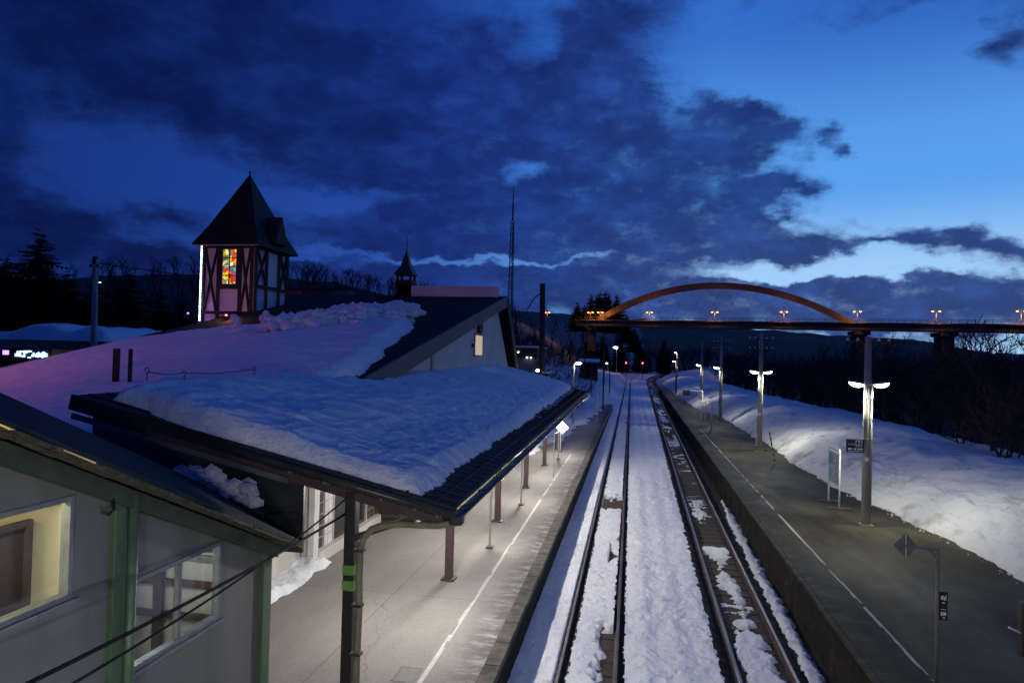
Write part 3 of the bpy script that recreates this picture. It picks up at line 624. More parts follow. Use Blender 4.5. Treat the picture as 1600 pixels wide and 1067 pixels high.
# hanging diamond sign, poles on the left platform
dg = thing('diamond_sign', 'white diamond sign reading 1 on a thin pole at the canopy edge', 'sign', (-3.5, 31.0, 0))
MB().tube([(-3.5, 31, 0), (-3.5, 31, 2.0)], .025, 8).build('pole', 'galv', dg)
MB().bar((-3.5, 31.0, 1.95), (-3.30, 32.9, 2.08), .03, .03).build('arm', 'galv', dg)
MB().prism([(-3.34-.32, 2.08), (-3.34, 2.40), (-3.34+.32, 2.08), (-3.34, 1.76)], 1, 32.95, 32.98).build('plate', 'sign_white', dg)
text('numeral', '1', .34, (-3.34, 32.94, 2.08), (R(90), 0, 0), 'sign_black', dg)
for j, (x, z) in enumerate(((-3.32, 3.05), (-2.98, 3.0))):
    t = thing('diamond_sign', ['white ring shaped diamond sign at the far end of the canopy, partly behind the gutter', 'white ring shaped diamond sign clear of the far end of the canopy'][j], 'sign', (x, 44, z), 'diamond signs at the canopy end')
    b = MB()
    for a in range(4):
        p = [(x+.26*math.cos(a*math.pi/2), 44, z+.26*math.sin(a*math.pi/2)), (x+.26*math.cos((a+1)*math.pi/2), 44, z+.26*math.sin((a+1)*math.pi/2))]
        b.bar(p[0], p[1], .02, .12, (0, 1, 0))
    b.build('ring', 'sign_white', t); MB().bar((x, 44, z+.26), (x, 44, z+1.2), .02, .02).build('hanger', 'black_paint', t)
for i, (x, y, h) in enumerate([(-3.9, 36.6, 2.9), (-4.0, 25.0, 2.9), (-3.95, 19.2, 2.9), (-4.1, 39.5, 2.8), (-3.0, 58.0, 2.6)]):
    t = thing('pipe_post', ['thin pale drain post beside the canopy end', 'thin pale drain post behind the third canopy column', 'thin pale drain post behind the second canopy column', 'thin pale drain post just before the platform snow', 'thin bare post standing in the snow beyond the canopy'][i], 'post', (x, y, 0))
    MB().tube([(x, y, 0), (x, y, h)], .035, 8).build('pole', 'galv', t); MB().box((x-.10, y-.10, 0), (x+.10, y+.10, .04)).build('base_plate', 'kerb', t)

# ------------------------------------------------------------------ stair enclosure (lower left)
def ez(y): return 4.87-.452*(y-4.9)
st = thing('stair_enclosure', 'grey covered footbridge staircase with green posts and a sloping dark roof', 'staircase', (-7, 6.5, 0))
XW = -5.5
b = MB()
def wp(y0, y1, zb, zt):
    tz = lambda y: ez(y)-.02 if zt is None else zt
    b.prism([(y0, zb), (y1, zb), (y1, tz(y1)), (y0, tz(y0))], 0, XW-.12, XW)
wa = (4.1, 6.0, 2.97, 4.0); wb = (6.86, 8.55, 1.83, 2.88)
wp(1.0, wa[0], -.1, None); wp(wa[0], wa[1], -.1, wa[2]); wp(wa[0], wa[1], wa[3], None); wp(wa[1], wb[0], -.1, None)
wp(wb[0], wb[1], -.1, wb[2]); wp(wb[0], wb[1], wb[3], None); wp(wb[1], 9.75, -.1, None)
b.build('side_wall', 'grey_wall', st)
b = MB().prism([(1, -.1), (10.3, -.1), (10.3, ez(10.3)), (1, ez(1))], 0, -8.6, -8.48); b.build('back_wall', 'grey_interior', st)
b = MB().prism([(-8.47, -.1), (-5.63, -.1), (-5.63, 2.4), (-7, 3.1), (-8.47, 2.4)], 1, 9.66, 9.74); b.build('end_wall', 'grey_interior', st)
b = MB().prism([(1.2, 3.2), (3.2, 3.2), (9.4, .1), (9.4, -.05), (1.2, -.05)], 0, -8.47, -5.63); b.build('stairs', 'grey_interior', st)
# roof: two slopes from a ridge
RX = -7.0
b = MB()
for s_, xe in ((1, -5.22), (-1, -8.78)):
    b.slab([(xe, .8, ez(.8)), (xe, 10.35, ez(10.35)), (RX, 11.5, ez(11.5)+.82), (RX, .8, ez(.8)+.82)], .05)
b.build('roof', 'teal_roof', st)
# rotten, mossy roof edge: layered boards with ragged pieces
b = MB(); y = .8
while y < 10.25:
    l = random.uniform(.25, .7); y1 = min(10.3, y+l)
    dz = random.uniform(-.02, .015)
    b.bar((-5.235+random.uniform(-.02, .03), y, ez(y)-.085+dz), (-5.235+random.uniform(-.02, .03), y1, ez(y1)-.085+random.uniform(-.02, .015)), random.uniform(.05, .10), .035)
    b.bar((-5.27+random.uniform(-.02, .02), y, ez(y)-.115), (-5.27, y1, ez(y1)-.115+random.uniform(-.012, .012)), .07, .03)
    y = y1
b.build('roof_edge', 'mossy_edge', st)
MB().bar((-5.42, .8, ez(.8)-.24), (-5.42, 9.9, ez(9.9)-.24), .10, .18).build('eave_beam', 'eave_paint', st)
for y0, y1, nm in ((6.50, 6.66, 0), (9.56, 9.80, 1)):
    MB().box((XW-.06, y0, -.1), (XW+.07, y1, ez(y1)-.14)).build('post', 'green_paint', st, bevel=.012)
MB().tube([(XW+.09, 6.74, ez(6.7)-.2), (XW+.09, 6.74, -.1)], .055, 10).build('drain_pipe', 'green_paint', st, True)
MB().tube([(-5.38, 6.38, ez(6.4)-.30), (-5.34, 6.36, ez(6.4)-.40), (-5.33, 6.28, ez(6.4)-.44), (-5.35, 6.2, ez(6.4)-.40)], .018, 6).build('hook', 'black_paint', st, True)
def window(w, mull):
    y0, y1, z0, z1 = w; t = .055
    fr = MB().box((XW-.09, y0, z0), (XW+.02, y1, z0+t)).box((XW-.09, y0, z1-t), (XW+.02, y1, z1)).box((XW-.09, y0, z0+t), (XW+.02, y0+t, z1-t)).box((XW-.09, y1-t, z0+t), (XW+.02, y1, z1-t))
    fr.box((XW-.12, y0-.05, z0-.05), (XW+.06, y1+.05, z0-.003))
    if mull:
        ym = (y0+y1)/2; fr.box((XW-.07, ym-.03, z0+t), (XW+.005, ym+.03, z1-t))
    o = fr.build('window_frame', 'frame_grey', st, bevel=.006)
    MB().box((XW-.05, y0+t, z0+t), (XW-.042, y1-t, z1-t)).build('pane', 'glass', o)
    return o
window(wa, False); window(wb, True)
# inside: notice board behind the first window, hand rails behind the second
nb_ = MB().box((-7.05, 4.4, 2.50), (-7.0, 6.93, 3.36)); o = nb_.build('notice_board', 'board_mauve', st)
fr = MB().box((-7.02, 4.34, 3.36), (-6.95, 7.0, 3.43)).box((-7.02, 4.34, 2.43), (-6.95, 7.0, 2.50)).box((-7.02, 6.93, 2.50), (-6.95, 7.0, 3.36)); fr.build('board_frame', 'board_mauve', o)
MB().prism([(1.1, .2), (8.05, .2), (8.05, ez(8.05)+.6), (1.1, ez(1.1)+.6)], 0, -7.15, -7.06).build('partition', 'cream_wall', st)
for z, m_ in ((2.42, 'brown_paint'), (2.26, 'frame_grey'), (1.86, 'brown_paint'), (1.36, 'brown_paint')):
    MB().box((-8.4, 9.56, z-.05), (-5.7, 9.62, z+.05)).build('handrail', m_, st)
MB().box((-7.25, 9.50, .4), (-7.10, 9.55, 2.9)).build('baluster', 'brown_paint', st)
lw = thing('ceiling_lamp', 'warm ceiling lamp inside the covered staircase behind its first window', 'lamp', (-6.2, 5.0, 4.55))
MB().tube([(-6.2, 4.6, 4.5), (-6.2, 5.4, 4.5)], .03, 8).build('tube', 'warm_window', lw, True); lamp('POINT', 'ceiling_lamp_light', (-6.2, 5.0, 4.35), 200, (1, .80, .42), lw, .1)
lw = thing('ceiling_lamp', 'white ceiling lamp inside the covered staircase behind its second window', 'lamp', (-6.9, 7.9, 3.3))
MB().tube([(-6.9, 7.6, 3.3), (-6.9, 8.2, 3.2)], .03, 8).build('tube', 'tube_white', lw, True); lamp('POINT', 'ceiling_lamp_light', (-6.5, 8.3, 2.7), 40, (1, .97, .92), lw, .1)

fb = thing('footbridge', 'grey footbridge girder crossing the tracks below the viewpoint', 'footbridge', (0, -1.5, 3.6))
MB().box((-5.4, -2.8, 3.55), (12, -.5, 3.95)).build('deck', 'grey_wall', fb); MB().box((-5.4, -.62, 3.96), (12, -.52, 4.9)).build('parapet', 'grey_wall', fb)
for x, pw_ in ((-2.2, 185), (1.3, 215)):  # out of view; the second tube is added to brighten the track snow
    o = MB().tube([(x-.6, -.38, 3.62), (x+.6, -.38, 3.62)], .02, 8).box((x-.65, -.5, 3.65), (x+.65, -.3, 3.70)).build('tube_light', 'tube_white', fb)
    lamp('AREA', 'unseen_footbridge_lamp', (x, -.30, 3.58), pw_, (1, .985, .93), o, 1.2, (.12 if x < 0 else -.05, 1, -.75 if x < 0 else -.5), size_y=.1)

# two cables crossing below the roof
for i, (p, q, sag) in enumerate([((-4.0, 3.5, 3.22), (-4.42, 10.16, 2.95), .06), ((-4.0, 3.7, 3.02), (-4.42, 10.16, 3.18), .12)]):
    pts = []
    for t in np.linspace(0, 1, 14):
        a = Vector(p).lerp(Vector(q), float(t)); a.z -= sag*4*t*(1-t); pts.append(a)
    pts = [pts[0]+(pts[0]-pts[1])*2]+pts+([Vector((-5.2, 13, 3.3)), Vector((-7.9, 17.5, 3.1))] if i == 1 else [])
    tag(MB().tube(pts, .017 if i == 0 else .012, 6).build('power_cable', 'cable_rubber', loc=tuple(p), smooth=True), ['lower thick black cable running from the bottom left corner to the black column', 'upper thin black cable running past the staircase windows to the station wall'][i], 'cable')

# dark boarding that closes the canopy's near end, with a narrow ledge
MB().prism([(-9.25, 2.2), (-5.27, 2.2), (-5.27, cz(-5.27)-.08), (-9.25, cz(-9.25)-.08)], 1, 10.44, 10.50).build('end_boarding', 'shed_metal', can)
MB().slab([(-8.2, 10.10, 3.16), (-5.8, 10.10, 2.86), (-5.8, 10.438, 2.93), (-8.2, 10.438, 3.23)], .06).build('end_ledge', 'shed_metal', can)
b = MB()
for i in range(190):
    t = random.random(); x = -7.65+1.65*t; hh = .28*math.sin(math.pi*min(1, max(0, .15+.7*t)))+random.uniform(-.05, .07)
    b.blob((x, 10.27+random.uniform(-.08, .08), 3.20-.12*(x+8.2)+random.random()*max(.05, hh)*1.3+.02), random.choice((.04, .06, .09, .13)), 1, .28, (random.uniform(.9, 1.7), .8, random.uniform(.6, 1.1)))
tag(b.build('snow_clump', 'roof_snow'), 'ragged clump of snow on a ledge below the dark canopy end', 'snow clump')

# ------------------------------------------------------------------ station building
def rz(y): return .99+.198*y
SX0, SX1, YR = -20.0, -8.1, 41.0
sb = thing('station_building', 'long low station building with a wide dark shingle roof and white gable', 'station', (-14, 30, 0))
zr = rz(YR)
b = MB().slab([(SX1+.35, 9.5, rz(9.5)), (SX1+.35, YR, zr), (SX0-2.2, YR, zr), (SX0, 29.5, rz(29.5)), (SX0, 9.5, rz(9.5))], .30)
rf = b.build('roof', 'shingle', sb)
MB().slab([(SX1+.35, YR, zr), (SX1+.35, 46.1, 3.7), (SX0-2.2, 46.1, 3.7), (SX0-2.2, YR, zr)], .30).build('roof', 'shingle', sb)
MB().box((-14.6, 40.6, 9.0), (-8.2, 41.5, 9.68)).build('ridge_box', 'plaster_rose', rf)
# rake boards
MB().bar((SX1+.40, 19.0, rz(19)-.27), (SX1+.40, YR+.1, zr-.27), .09, .62).build('rake_board', 'fascia', sb)
MB().bar((SX1+.40, YR-.1, zr-.2), (SX1+.40, 46.1, 3.7-.25), .09, .55).build('rake_board', 'timber', sb)
MB().prism([(16.4, 0), (44.5, 0), (44.5, 4.2), (39.8, 8.35), (16.4, rz(16.4)-.32)], 0, SX1-.2, SX1).build('gable_wall', 'plaster', sb)
MB().prism([(9.7, 0), (44.5, 0), (44.5, 4.2), (39.8, 8.35), (9.7, rz(9.7)-.32)], 0, SX0+.5, SX0+.7).build('back_gable_wall', 'plaster', sb)
MB().box((SX1, 26.6, 4.2), (SX1+.06, 26.85, 6.05)).build('batten', 'frame_grey', sb)
w = MB().box((SX1, 34.05, 5.38), (SX1+.07, 36.05, 5.48)).box((SX1, 34.05, 6.50), (SX1+.07, 36.05, 6.60)).box((SX1, 34.05, 5.48), (SX1+.07, 34.15, 6.50)).box((SX1, 35.95, 5.48), (SX1+.07, 36.05, 6.50)).build('window_frame', 'frame_grey', sb)
wm = bpy.data.materials.new('lit_curtain'); wm.use_nodes = True; k = N(wm.node_tree); q = k.new('ShaderNodeTexWave', bands_direction='Y', inp={'Scale': 2.6, 'Distortion': 1.5, 'Detail': 2.0})
k.l.new(k.new('ShaderNodeNewGeometry').outputs['Position'], q.inputs['Vector']); cc = k.ramp(q.outputs[0], [(.2, (.85, .62, .25)), (.8, (.32, .20, .06))]); k.l.new(cc, k.n['Principled BSDF'].inputs['Emission Color']); k.n['Principled BSDF'].inputs['Emission Strength'].default_value = .75; MATS['lit_curtain'] = wm
MB().box((SX1-.0, 34.15, 5.48), (SX1+.03, 35.95, 6.50)).build('pane', 'lit_curtain', w)
ov = MB(); ring = [(35.05+.42*math.cos(t), 6.95+.36*math.sin(t)) for t in np.linspace(0, 2*math.pi, 16)[:-1]]; ov.prism(ring, 0, SX1, SX1+.16); ov.build('round_vent', 'timber', sb)
MB().box((SX1, 33.55, 5.85), (SX1+.12, 33.75, 6.05)).build('bracket', 'timber', sb)
MB().box((SX1, 22.6, 4.56), (SX1+.10, 41.5, 4.68)).build('flashing', 'timber', sb)
# wall under the canopy
MB().box((SX1, 16.35, 0), (SX1+.16, 16.62, 3.9)).build('pilaster', 'white_tile_plain', sb)
MB().box((SX1, 16.622, .30), (SX1+.05, 17.15, 3.9)).build('tile_panel', 'brown_tile', sb)
MB().box((SX1, 17.152, .30), (SX1+.07, 17.62, 3.9)).build('tile_panel', 'white_tile', sb)
MB().box((SX1, 16.622, 0), (SX1+.20, 24.0, .298)).build('plinth', 'plaster', sb)
dr = MB().box((SX1, 17.63, .30), (SX1+.09, 17.70, 2.6)).box((SX1, 18.9, .30), (SX1+.09, 18.97, 2.6)).box((SX1, 20.0, .30), (SX1+.09, 20.07, 2.6)).box((SX1, 17.70, 2.53), (SX1+.09, 20.0, 2.6)).build('door', 'galv', sb)
MB().box((SX1, 17.70, .30), (SX1+.03, 18.9, 2.53)).build('pane', 'glass_dark', dr); MB().box((SX1, 18.97, .30), (SX1+.03, 20.0, 2.53)).build('pane', 'glass_dark', dr)
MB().box((SX1, 20.075, .30), (SX1+.05, 21.2, 3.9)).build('tile_panel', 'brown_tile', sb)
MB().box((SX1, 21.205, .30), (SX1+.06, 28.0, 3.9)).build('tile_panel', 'white_tile', sb)
MB().box((-8.9, 13.6, 0), (-8.3, 16.34, .62)).build('low_wall', 'plaster', sb)
# cupola with spire
cu = MB().box((-14.78, 40.6, 9.0), (-13.74, 41.6, 10.05)).build('cupola', 'timber', sb)
for dx in (-.42, .42):
    for dy in (-.40, .40): MB().box((-14.26+dx-.07, 41.1+dy-.07, 10.05), (-14.26+dx+.07, 41.1+dy+.07, 10.38)).build('post', 'timber', cu)
MB().add([(-14.88, 40.5, 10.38), (-13.64, 40.5, 10.38), (-13.64, 41.7, 10.38), (-14.88, 41.7, 10.38), (-14.55, 40.8, 10.95), (-13.97, 40.8, 10.95), (-13.97, 41.4, 10.95), (-14.55, 41.4, 10.95), (-14.26, 41.1, 12.05)],
         [(0, 3, 2, 1), (0, 1, 5, 4), (1, 2, 6, 5), (2, 3, 7, 6), (3, 0, 4, 7), (4, 5, 8), (5, 6, 8), (6, 7, 8), (7, 4, 8)]).build('spire', 'station_roof', cu)
MB().tube([(-14.26, 41.1, 12.0), (-14.26, 41.1, 12.95)], [.03, .012], 6).build('lightning_rod', 'dark_metal', cu)

# snow on the station roof
xs = np.linspace(-20.1, -8.0, 130); ys = np.arange(9.6, 31.4, .11); X, Y = np.meshgrid(xs, ys)
upy = np.interp(X, [-20, -18.5, -17, -15, -13, -10], [24.4, 26.4, 27.2, 27.6, 28.6, 30.2])+(fbm(X*.9, 0*X, 4, 2)-.5)*1.0
rbx = np.interp(Y, [9, 20, 24, 27, 30.6], [-7.9, -8.2, -8.9, -9.3, -10.0])+(fbm(Y*.9, 0*Y, 4, 6)-.5)*.7+(fbm(Y*4, X*2, 3, 6)-.5)*.2
lbx = -19.95+(fbm(Y*.6, 0*Y, 3, 4)-.5)*.3
d = np.minimum.reduce([upy-Y, rbx-X, X-lbx])
th = (.08+.42*sstep(-19, -12, X)+(fbm(X*.5, Y*.4, 4, 5)-.5)*.30*sstep(-20, -15, X)+(fbm(X*2, Y*2, 4, 8)-.5)*.12)*edge_prof(d, .45)
tag(grid('roof_snow', X, Y, rz(Y)+th, d > -.35, 'roof_snow'), 'smooth violet-tinted snow sheet on the station roof', kind='stuff')
hp = MB()
xs = np.linspace(-16.5, -9.3, 100); ys = np.linspace(22.5, 33.0, 120); Xh, Yh = np.meshgrid(xs, ys)
tt = np.clip(((Xh+14.2)*4.0+(Yh-24.6)*5.7)/(16+32.5), 0, 1); oo = np.hypot(Xh-(-14.2+4.0*tt), Yh-(24.6+5.7*tt))
wd = .30+.95*np.sin(np.pi*np.clip(.06+.88*tt, 0, 1))
mound = .50*np.exp(-(oo/wd)**2)*(.45+.55*np.sin(np.pi*(.1+.8*tt)))*(.55+.9*fbm(Xh*1.6, Yh*1.6, 4, 33))+(fbm(Xh*4, Yh*4, 3, 35)-.5)*.22
for i in range(380):
    t = random.random()**.85; cx_ = -14.2+4.0*t; cy_ = 24.6+5.7*t; w = .30+.95*math.sin(math.pi*min(1, .06+.88*t))
    o_ = random.gauss(0, .55)*w; x = cx_-o_*.82; y = cy_+o_*.57; hh = .52*math.exp(-(o_/w)**2)*(.45+.55*math.sin(math.pi*(.1+.8*t)))
    r = random.choice((.08, .11, .14, .19, .25, .30))
    hp.blob((x, y, rz(y)+.36+hh*random.uniform(.75, 1.05)), r, 1, .30, (random.uniform(.6, 1.7), random.uniform(.6, 1.5), random.uniform(.5, 1.1)))
mnd = grid('snow_mound', Xh, Yh, rz(Yh)+.32+mound, mound > .10, 'roof_snow', smooth=False); hpo = hp.build('snow_heap', 'roof_snow'); mnd.parent = hpo
tag(hpo, 'heap of broken snow chunks piled on the station roof below the ridge', 'snow heap')
for i, (x, y) in enumerate([(-15.5, 24.6), (-14.9, 25.6)]):
    b = MB()
    for j in range(5): b.blob((x+random.uniform(-.12, .12), y+random.uniform(-.1, .1), rz(y)+.5+.1*j), random.uniform(.11, .19), 1, .2)
    tag(b.build('snow_lump', 'roof_snow', loc=(x, y, rz(y)+.5)), ['small lone snow lump on the station roof, farther from the heap', 'small lone snow lump on the station roof, right beside the heap'][i], 'snow lump')

# ------------------------------------------------------------------ half timbered tower
TX0, TX1, TY0, TY1, TZ = -22.55, -19.62, 32.6, 36.05, 11.0
tw = thing('timbered_tower', 'half-timbered tower with a pointed dark roof and lit stained glass window', 'tower', (-21.3, 34.4, 5))
MB().box((TX0, TY0, 4.0), (TX1, TY1, TZ)).build('wall', 'plaster_rose', tw)
b = MB(); yf = TY0-.06; BW = .16
def fb_(x0, z0, x1, z1, w=BW, dy=0.0): b.bar((x0, yf-dy, z0), (x1, yf-dy, z1), .09, w, (0, 0, 1)) if abs(x1-x0) > abs(z1-z0)*.2 else b.box((min(x0, x1)-w/2, yf-.045-dy, min(z0, z1)), (max(x0, x1)+w/2, yf+.045-dy, max(z0, z1)))
zb = 7.35
for x in (TX0+.08, -21.62, -20.38, TX1-.10): fb_(x, zb-1.2, x, TZ)
b.box((TX0, yf-.06, TZ-.24), (TX1, yf+.04, TZ)); b.box((TX0, yf-.055, zb-.06), (TX1, yf+.035, zb+.10)); b.box((-21.62, yf-.055, 8.62), (-20.38, yf+.035, 8.80))
for x0, x1 in ((TX0+.15, -21.70), (-20.30, TX1-.18)):
    b.bar((x0, yf-.012, zb+.1), (x1, yf-.012, TZ-.22), .07, .13, (0, 1, 0)); b.bar((x1, yf-.020, zb+.1), (x0, yf-.020, TZ-.22), .07, .13, (0, 1, 0))
xf = TX1+.06
for y in (TY0+.10, TY0+1.15, TY0+2.45, TY1-.08): b.box((xf-.05, y-.08, 6.6), (xf+.04, y+.08, TZ))
b.box((xf-.05, TY0, TZ-.24), (xf+.06, TY1, TZ)); b.box((xf-.05, TY0, 8.72), (xf+.055, TY1, 8.90))
for y0, y1 in ((TY0+.15, TY0+1.08), (TY0+2.52, TY1-.15)):
    b.bar((xf+.012, y0, 8.9), (xf+.012, y1, TZ-.22), .07, .12, (1, 0, 0)); b.bar((xf+.020, y1, 8.9), (xf+.020, y0, TZ-.22), .07, .12, (1, 0, 0))
b.build('timber_frame', 'timber', tw)
wi = MB().box((-21.52, TY0-.10, 8.80), (-20.48, TY0-.02, 8.88)).box((-21.52, TY0-.10, 10.70), (-20.48, TY0-.02, 10.80)).box((-21.54, TY0-.10, 8.88), (-21.40, TY0-.02, 10.70)).box((-20.60, TY0-.10, 8.88), (-20.46, TY0-.02, 10.70))
wi.box((-21.02, TY0-.10, 8.88), (-20.98, TY0-.03, 10.70))
for z in (9.33, 9.79, 10.25): wi.box((-21.40, TY0-.095, z-.02), (-21.02, TY0-.03, z+.02)).box((-20.98, TY0-.095, z-.02), (-20.60, TY0-.03, z+.02))
wo = wi.build('window', 'timber', tw)
MB().box((-21.40, TY0-.025, 8.88), (-20.60, TY0-.012, 10.70)).build('pane', 'stained_glass', wo)
ov_ = .42; ax_, ay_, az_ = (TX0+TX1)/2, (TY0+TY1)/2, 15.15
A = [(TX0-ov_, TY0-ov_, 10.98), (TX1+ov_, TY0-ov_, 10.98), (TX1+ov_, TY1+ov_, 10.98), (TX0-ov_, TY1+ov_, 10.98)]
m_ = .30
Bq = [(ax_+(x-ax_)*(1-m_), ay_+(y-ay_)*(1-m_), 10.98+(az_-10.98)*(m_-.03)) for x, y, z in A]
rb_ = MB(); lowA = [(x, y, z-.10) for x, y, z in A]
rb_.add(A+Bq+[(ax_, ay_, az_)]+lowA, [])
for i in range(4):
    j = (i+1) % 4; mi = 1 if i in (1, 3) else 0
    for fce in ((i, j, 4+j, 4+i), (4+i, 4+j, 8)): rb_.f.append(fce); rb_.m.append(mi)
    rb_.f.append((9+i, 9+j, j, i)); rb_.m.append(mi)
rb_.f.append((9, 10, 11, 12)); rb_.m.append(0)
rt_ = rb_.build('roof', ['shingle_front', 'shingle_side'], tw)
# dormer on the right slope
dm = MB(); dx0, dx1, dy0, dy1 = -20.2, -19.1, 33.75, 35.05; dyc = (dy0+dy1)/2
dm.add([(dx1, dy0, 11.25), (dx1, dy1, 11.25), (dx1, dyc, 12.75), (dx0-1.0, dyc, 12.75), (dx0, dy0, 11.25), (dx0, dy1, 11.25)], [(0, 1, 2), (0, 2, 3, 4), (1, 5, 3, 2), (0, 4, 5, 1), (3, 5, 4)])
dm.build('dormer', 'timber', rt_)
MB().tube([(ax_, ay_, az_-.1), (ax_, ay_, az_+.15)], .05, 6).build('finial', 'timber', rt_)
MB().box((TX0-.5, TY0-.48, 10.84), (TX1+.5, TY0-.44, 10.88)).build('soffit_trim', 'plaster', rt_)
sp_ = MB()
for i in range(64):
    z = 6.95+4.0*i/64; sp_.blob((TX0-.06, TY0-.10, z), random.uniform(.035, .055), 1, .1)
sp_.tube([(TX0-.06, TY0-.10, 6.95), (TX0-.06, TY0-.10, 10.95)], .022, 6)
sp_.build('light_string', 'led_strip', tw)
lamp('POINT', 'light_string_lamp', (TX0-.25, TY0-.5, 8.0), 10, (.5, .5, 1), tw, .1)
vl = thing('added_violet_light', 'small added violet light tinting the foot of the timbered tower', 'spotlight', (-22.6, 31.4, 7.35))  # added light for the violet tint on the tower, no lamp known here
MB().box((-22.7, 31.3, 7.0), (-22.5, 31.5, 7.22)).build('housing', 'black_paint', vl); lamp('POINT', 'added_tint_lamp', (-22.7, 31.95, 7.3), 7, (.45, .2, 1), vl, .05)
MB().tube([(-22.6, 31.5, 7.24), (-22.6, 31.56, 7.26)], .05, 8).build('lens', 'violet_lamp', vl)
pk = thing('added_pink_light', 'small added pink light on the roof, put in to brighten the timbered tower', 'spotlight', (-19.2, 29.6, rz(29.6)))  # added light, brightens the tower plaster in pink, no lamp known here
MB().box((-19.3, 29.5, rz(29.6)), (-19.1, 29.7, rz(29.6)+.2)).build('housing', 'black_paint', pk); MB().tube([(-19.2, 29.6, rz(29.6)+.2), (-19.2, 29.64, rz(29.6)+.25)], .05, 8).build('lens', 'red_flood', pk)
lamp('POINT', 'added_tint_lamp', (-19.2, 29.7, rz(29.6)+.42), 30, (1, .50, .56), pk, .08)
rl = thing('assumed_red_floodlight', 'assumed unseen red floodlight on a tall pole left of the station roof', 'floodlight', (-24.5, 14, 0))  # assumed source of the red tint, out of view; pole and place made up
MB().tube([(-24.5, 14, 0), (-24.5, 14, 7.6)], .06, 8).build('pole', 'pole_dark', rl); MB().box((-24.7, 13.8, 7.6), (-24.3, 14.1, 7.9)).build('housing', 'black_paint', rl)
MB().box((-24.65, 14.11, 7.64), (-24.35, 14.13, 7.86)).build('lens', 'red_flood', rl)
lamp('SPOT', 'assumed_flood_lamp', (-24.3, 14.3, 7.75), 880, (1, .20, .26), rl, .15, (.62, .75, -.24)).data.spot_size = R(120)
for i, (x, wd) in enumerate(((-13.5, .13), (-13.06, .08))):
    z0 = rz(15.9)
    tag(MB().box((x-wd/2, 15.9, z0), (x+wd/2, 15.9+wd, 5.43)).build('red_post', 'post_red', loc=(x, 15.9, z0), bevel=.01), ['thicker red-lit post standing in the station roof snow', 'thinner red-lit post standing in the station roof snow'][i], 'post')

# outdoor unit with louvres by the station wall
ou = thing('louvre_cabinet', 'dark brown louvred cabinet standing by the station wall under the canopy', 'cabinet', (-7.6, 22.0, 0))
MB().box((-7.95, 21.0, .0), (-7.30, 22.6, 1.45)).build('body', 'black_paint', ou, bevel=.02)
for s_ in range(7):
    MB().box((-7.30, 21.05, .22+.16*s_), (-7.27, 22.55, .30+.16*s_)).build('louvre', 'brown_paint', ou); MB().box((-7.9, 20.97, .22+.16*s_), (-7.35, 21.0, .30+.16*s_)).build('louvre', 'brown_paint', ou)
ys = np.arange(11.8, 17.0, .05); xs = np.linspace(-8.3, -7.5, 30); X, Y = np.meshgrid(xs, ys)
hh = (.20+(np.floor(fbm(Y*1.4, X*.2, 2, 3)*9)/9-.5)*.35+(fbm(X*5, Y*4, 3, 5)-.5)*.14)*np.clip((-7.62-X+(fbm(Y*1.6, 0*Y, 3, 7)-.5)*.5)/.16, 0, 1)**.5*sstep(17.0, 16.6, Y)-.02
tag(grid('snow_ridge', X, Y, hh, None, 'snow'), 'low ridge of shovelled snow along the station wall behind the staircase', kind='stuff')

# ------------------------------------------------------------------ right platform lamp posts
def led_head(t, x, y, z, sd):
    """one pill shaped luminaire leaning out from the pole"""
    b = MB(); c = Vector((x+sd*.40, y, z+.02)); axv = Vector((sd*.97, 0, .16)).normalized(); upv = Vector((-sd*.16, 0, .97))
    n, mrings = 12, 6; vs = []; fs = []
    for half, nm, mt in ((1, 'shade', 'galv'), (-1, 'lens', 'led_white')):
        b = MB(); vs = []; fs = []
        for i in range(mrings+1):
            ph = (math.pi/2)*i/mrings; rr = math.cos(ph); hh = math.sin(ph)*half*(.055 if half > 0 else .14)
            for j in range(n):
                a = 2*math.pi*j/n; vs.append(c+axv*(.25*rr*math.cos(a))+Vector((0, 1, 0))*(.12*rr*math.sin(a))+upv*hh)
        for i in range(mrings):
            for j in range(n): fs.append((i*n+j, i*n+(j+1) % n, (i+1)*n+(j+1) % n, (i+1)*n+j))
        b.add(vs, fs); b.build(nm, mt, t, True)
    MB().bar((x, y, z-.05), (x+sd*.2, y, z+.02), .04, .04).build('arm', 'galv', t)
LCOL = (1.0, .965, .76)
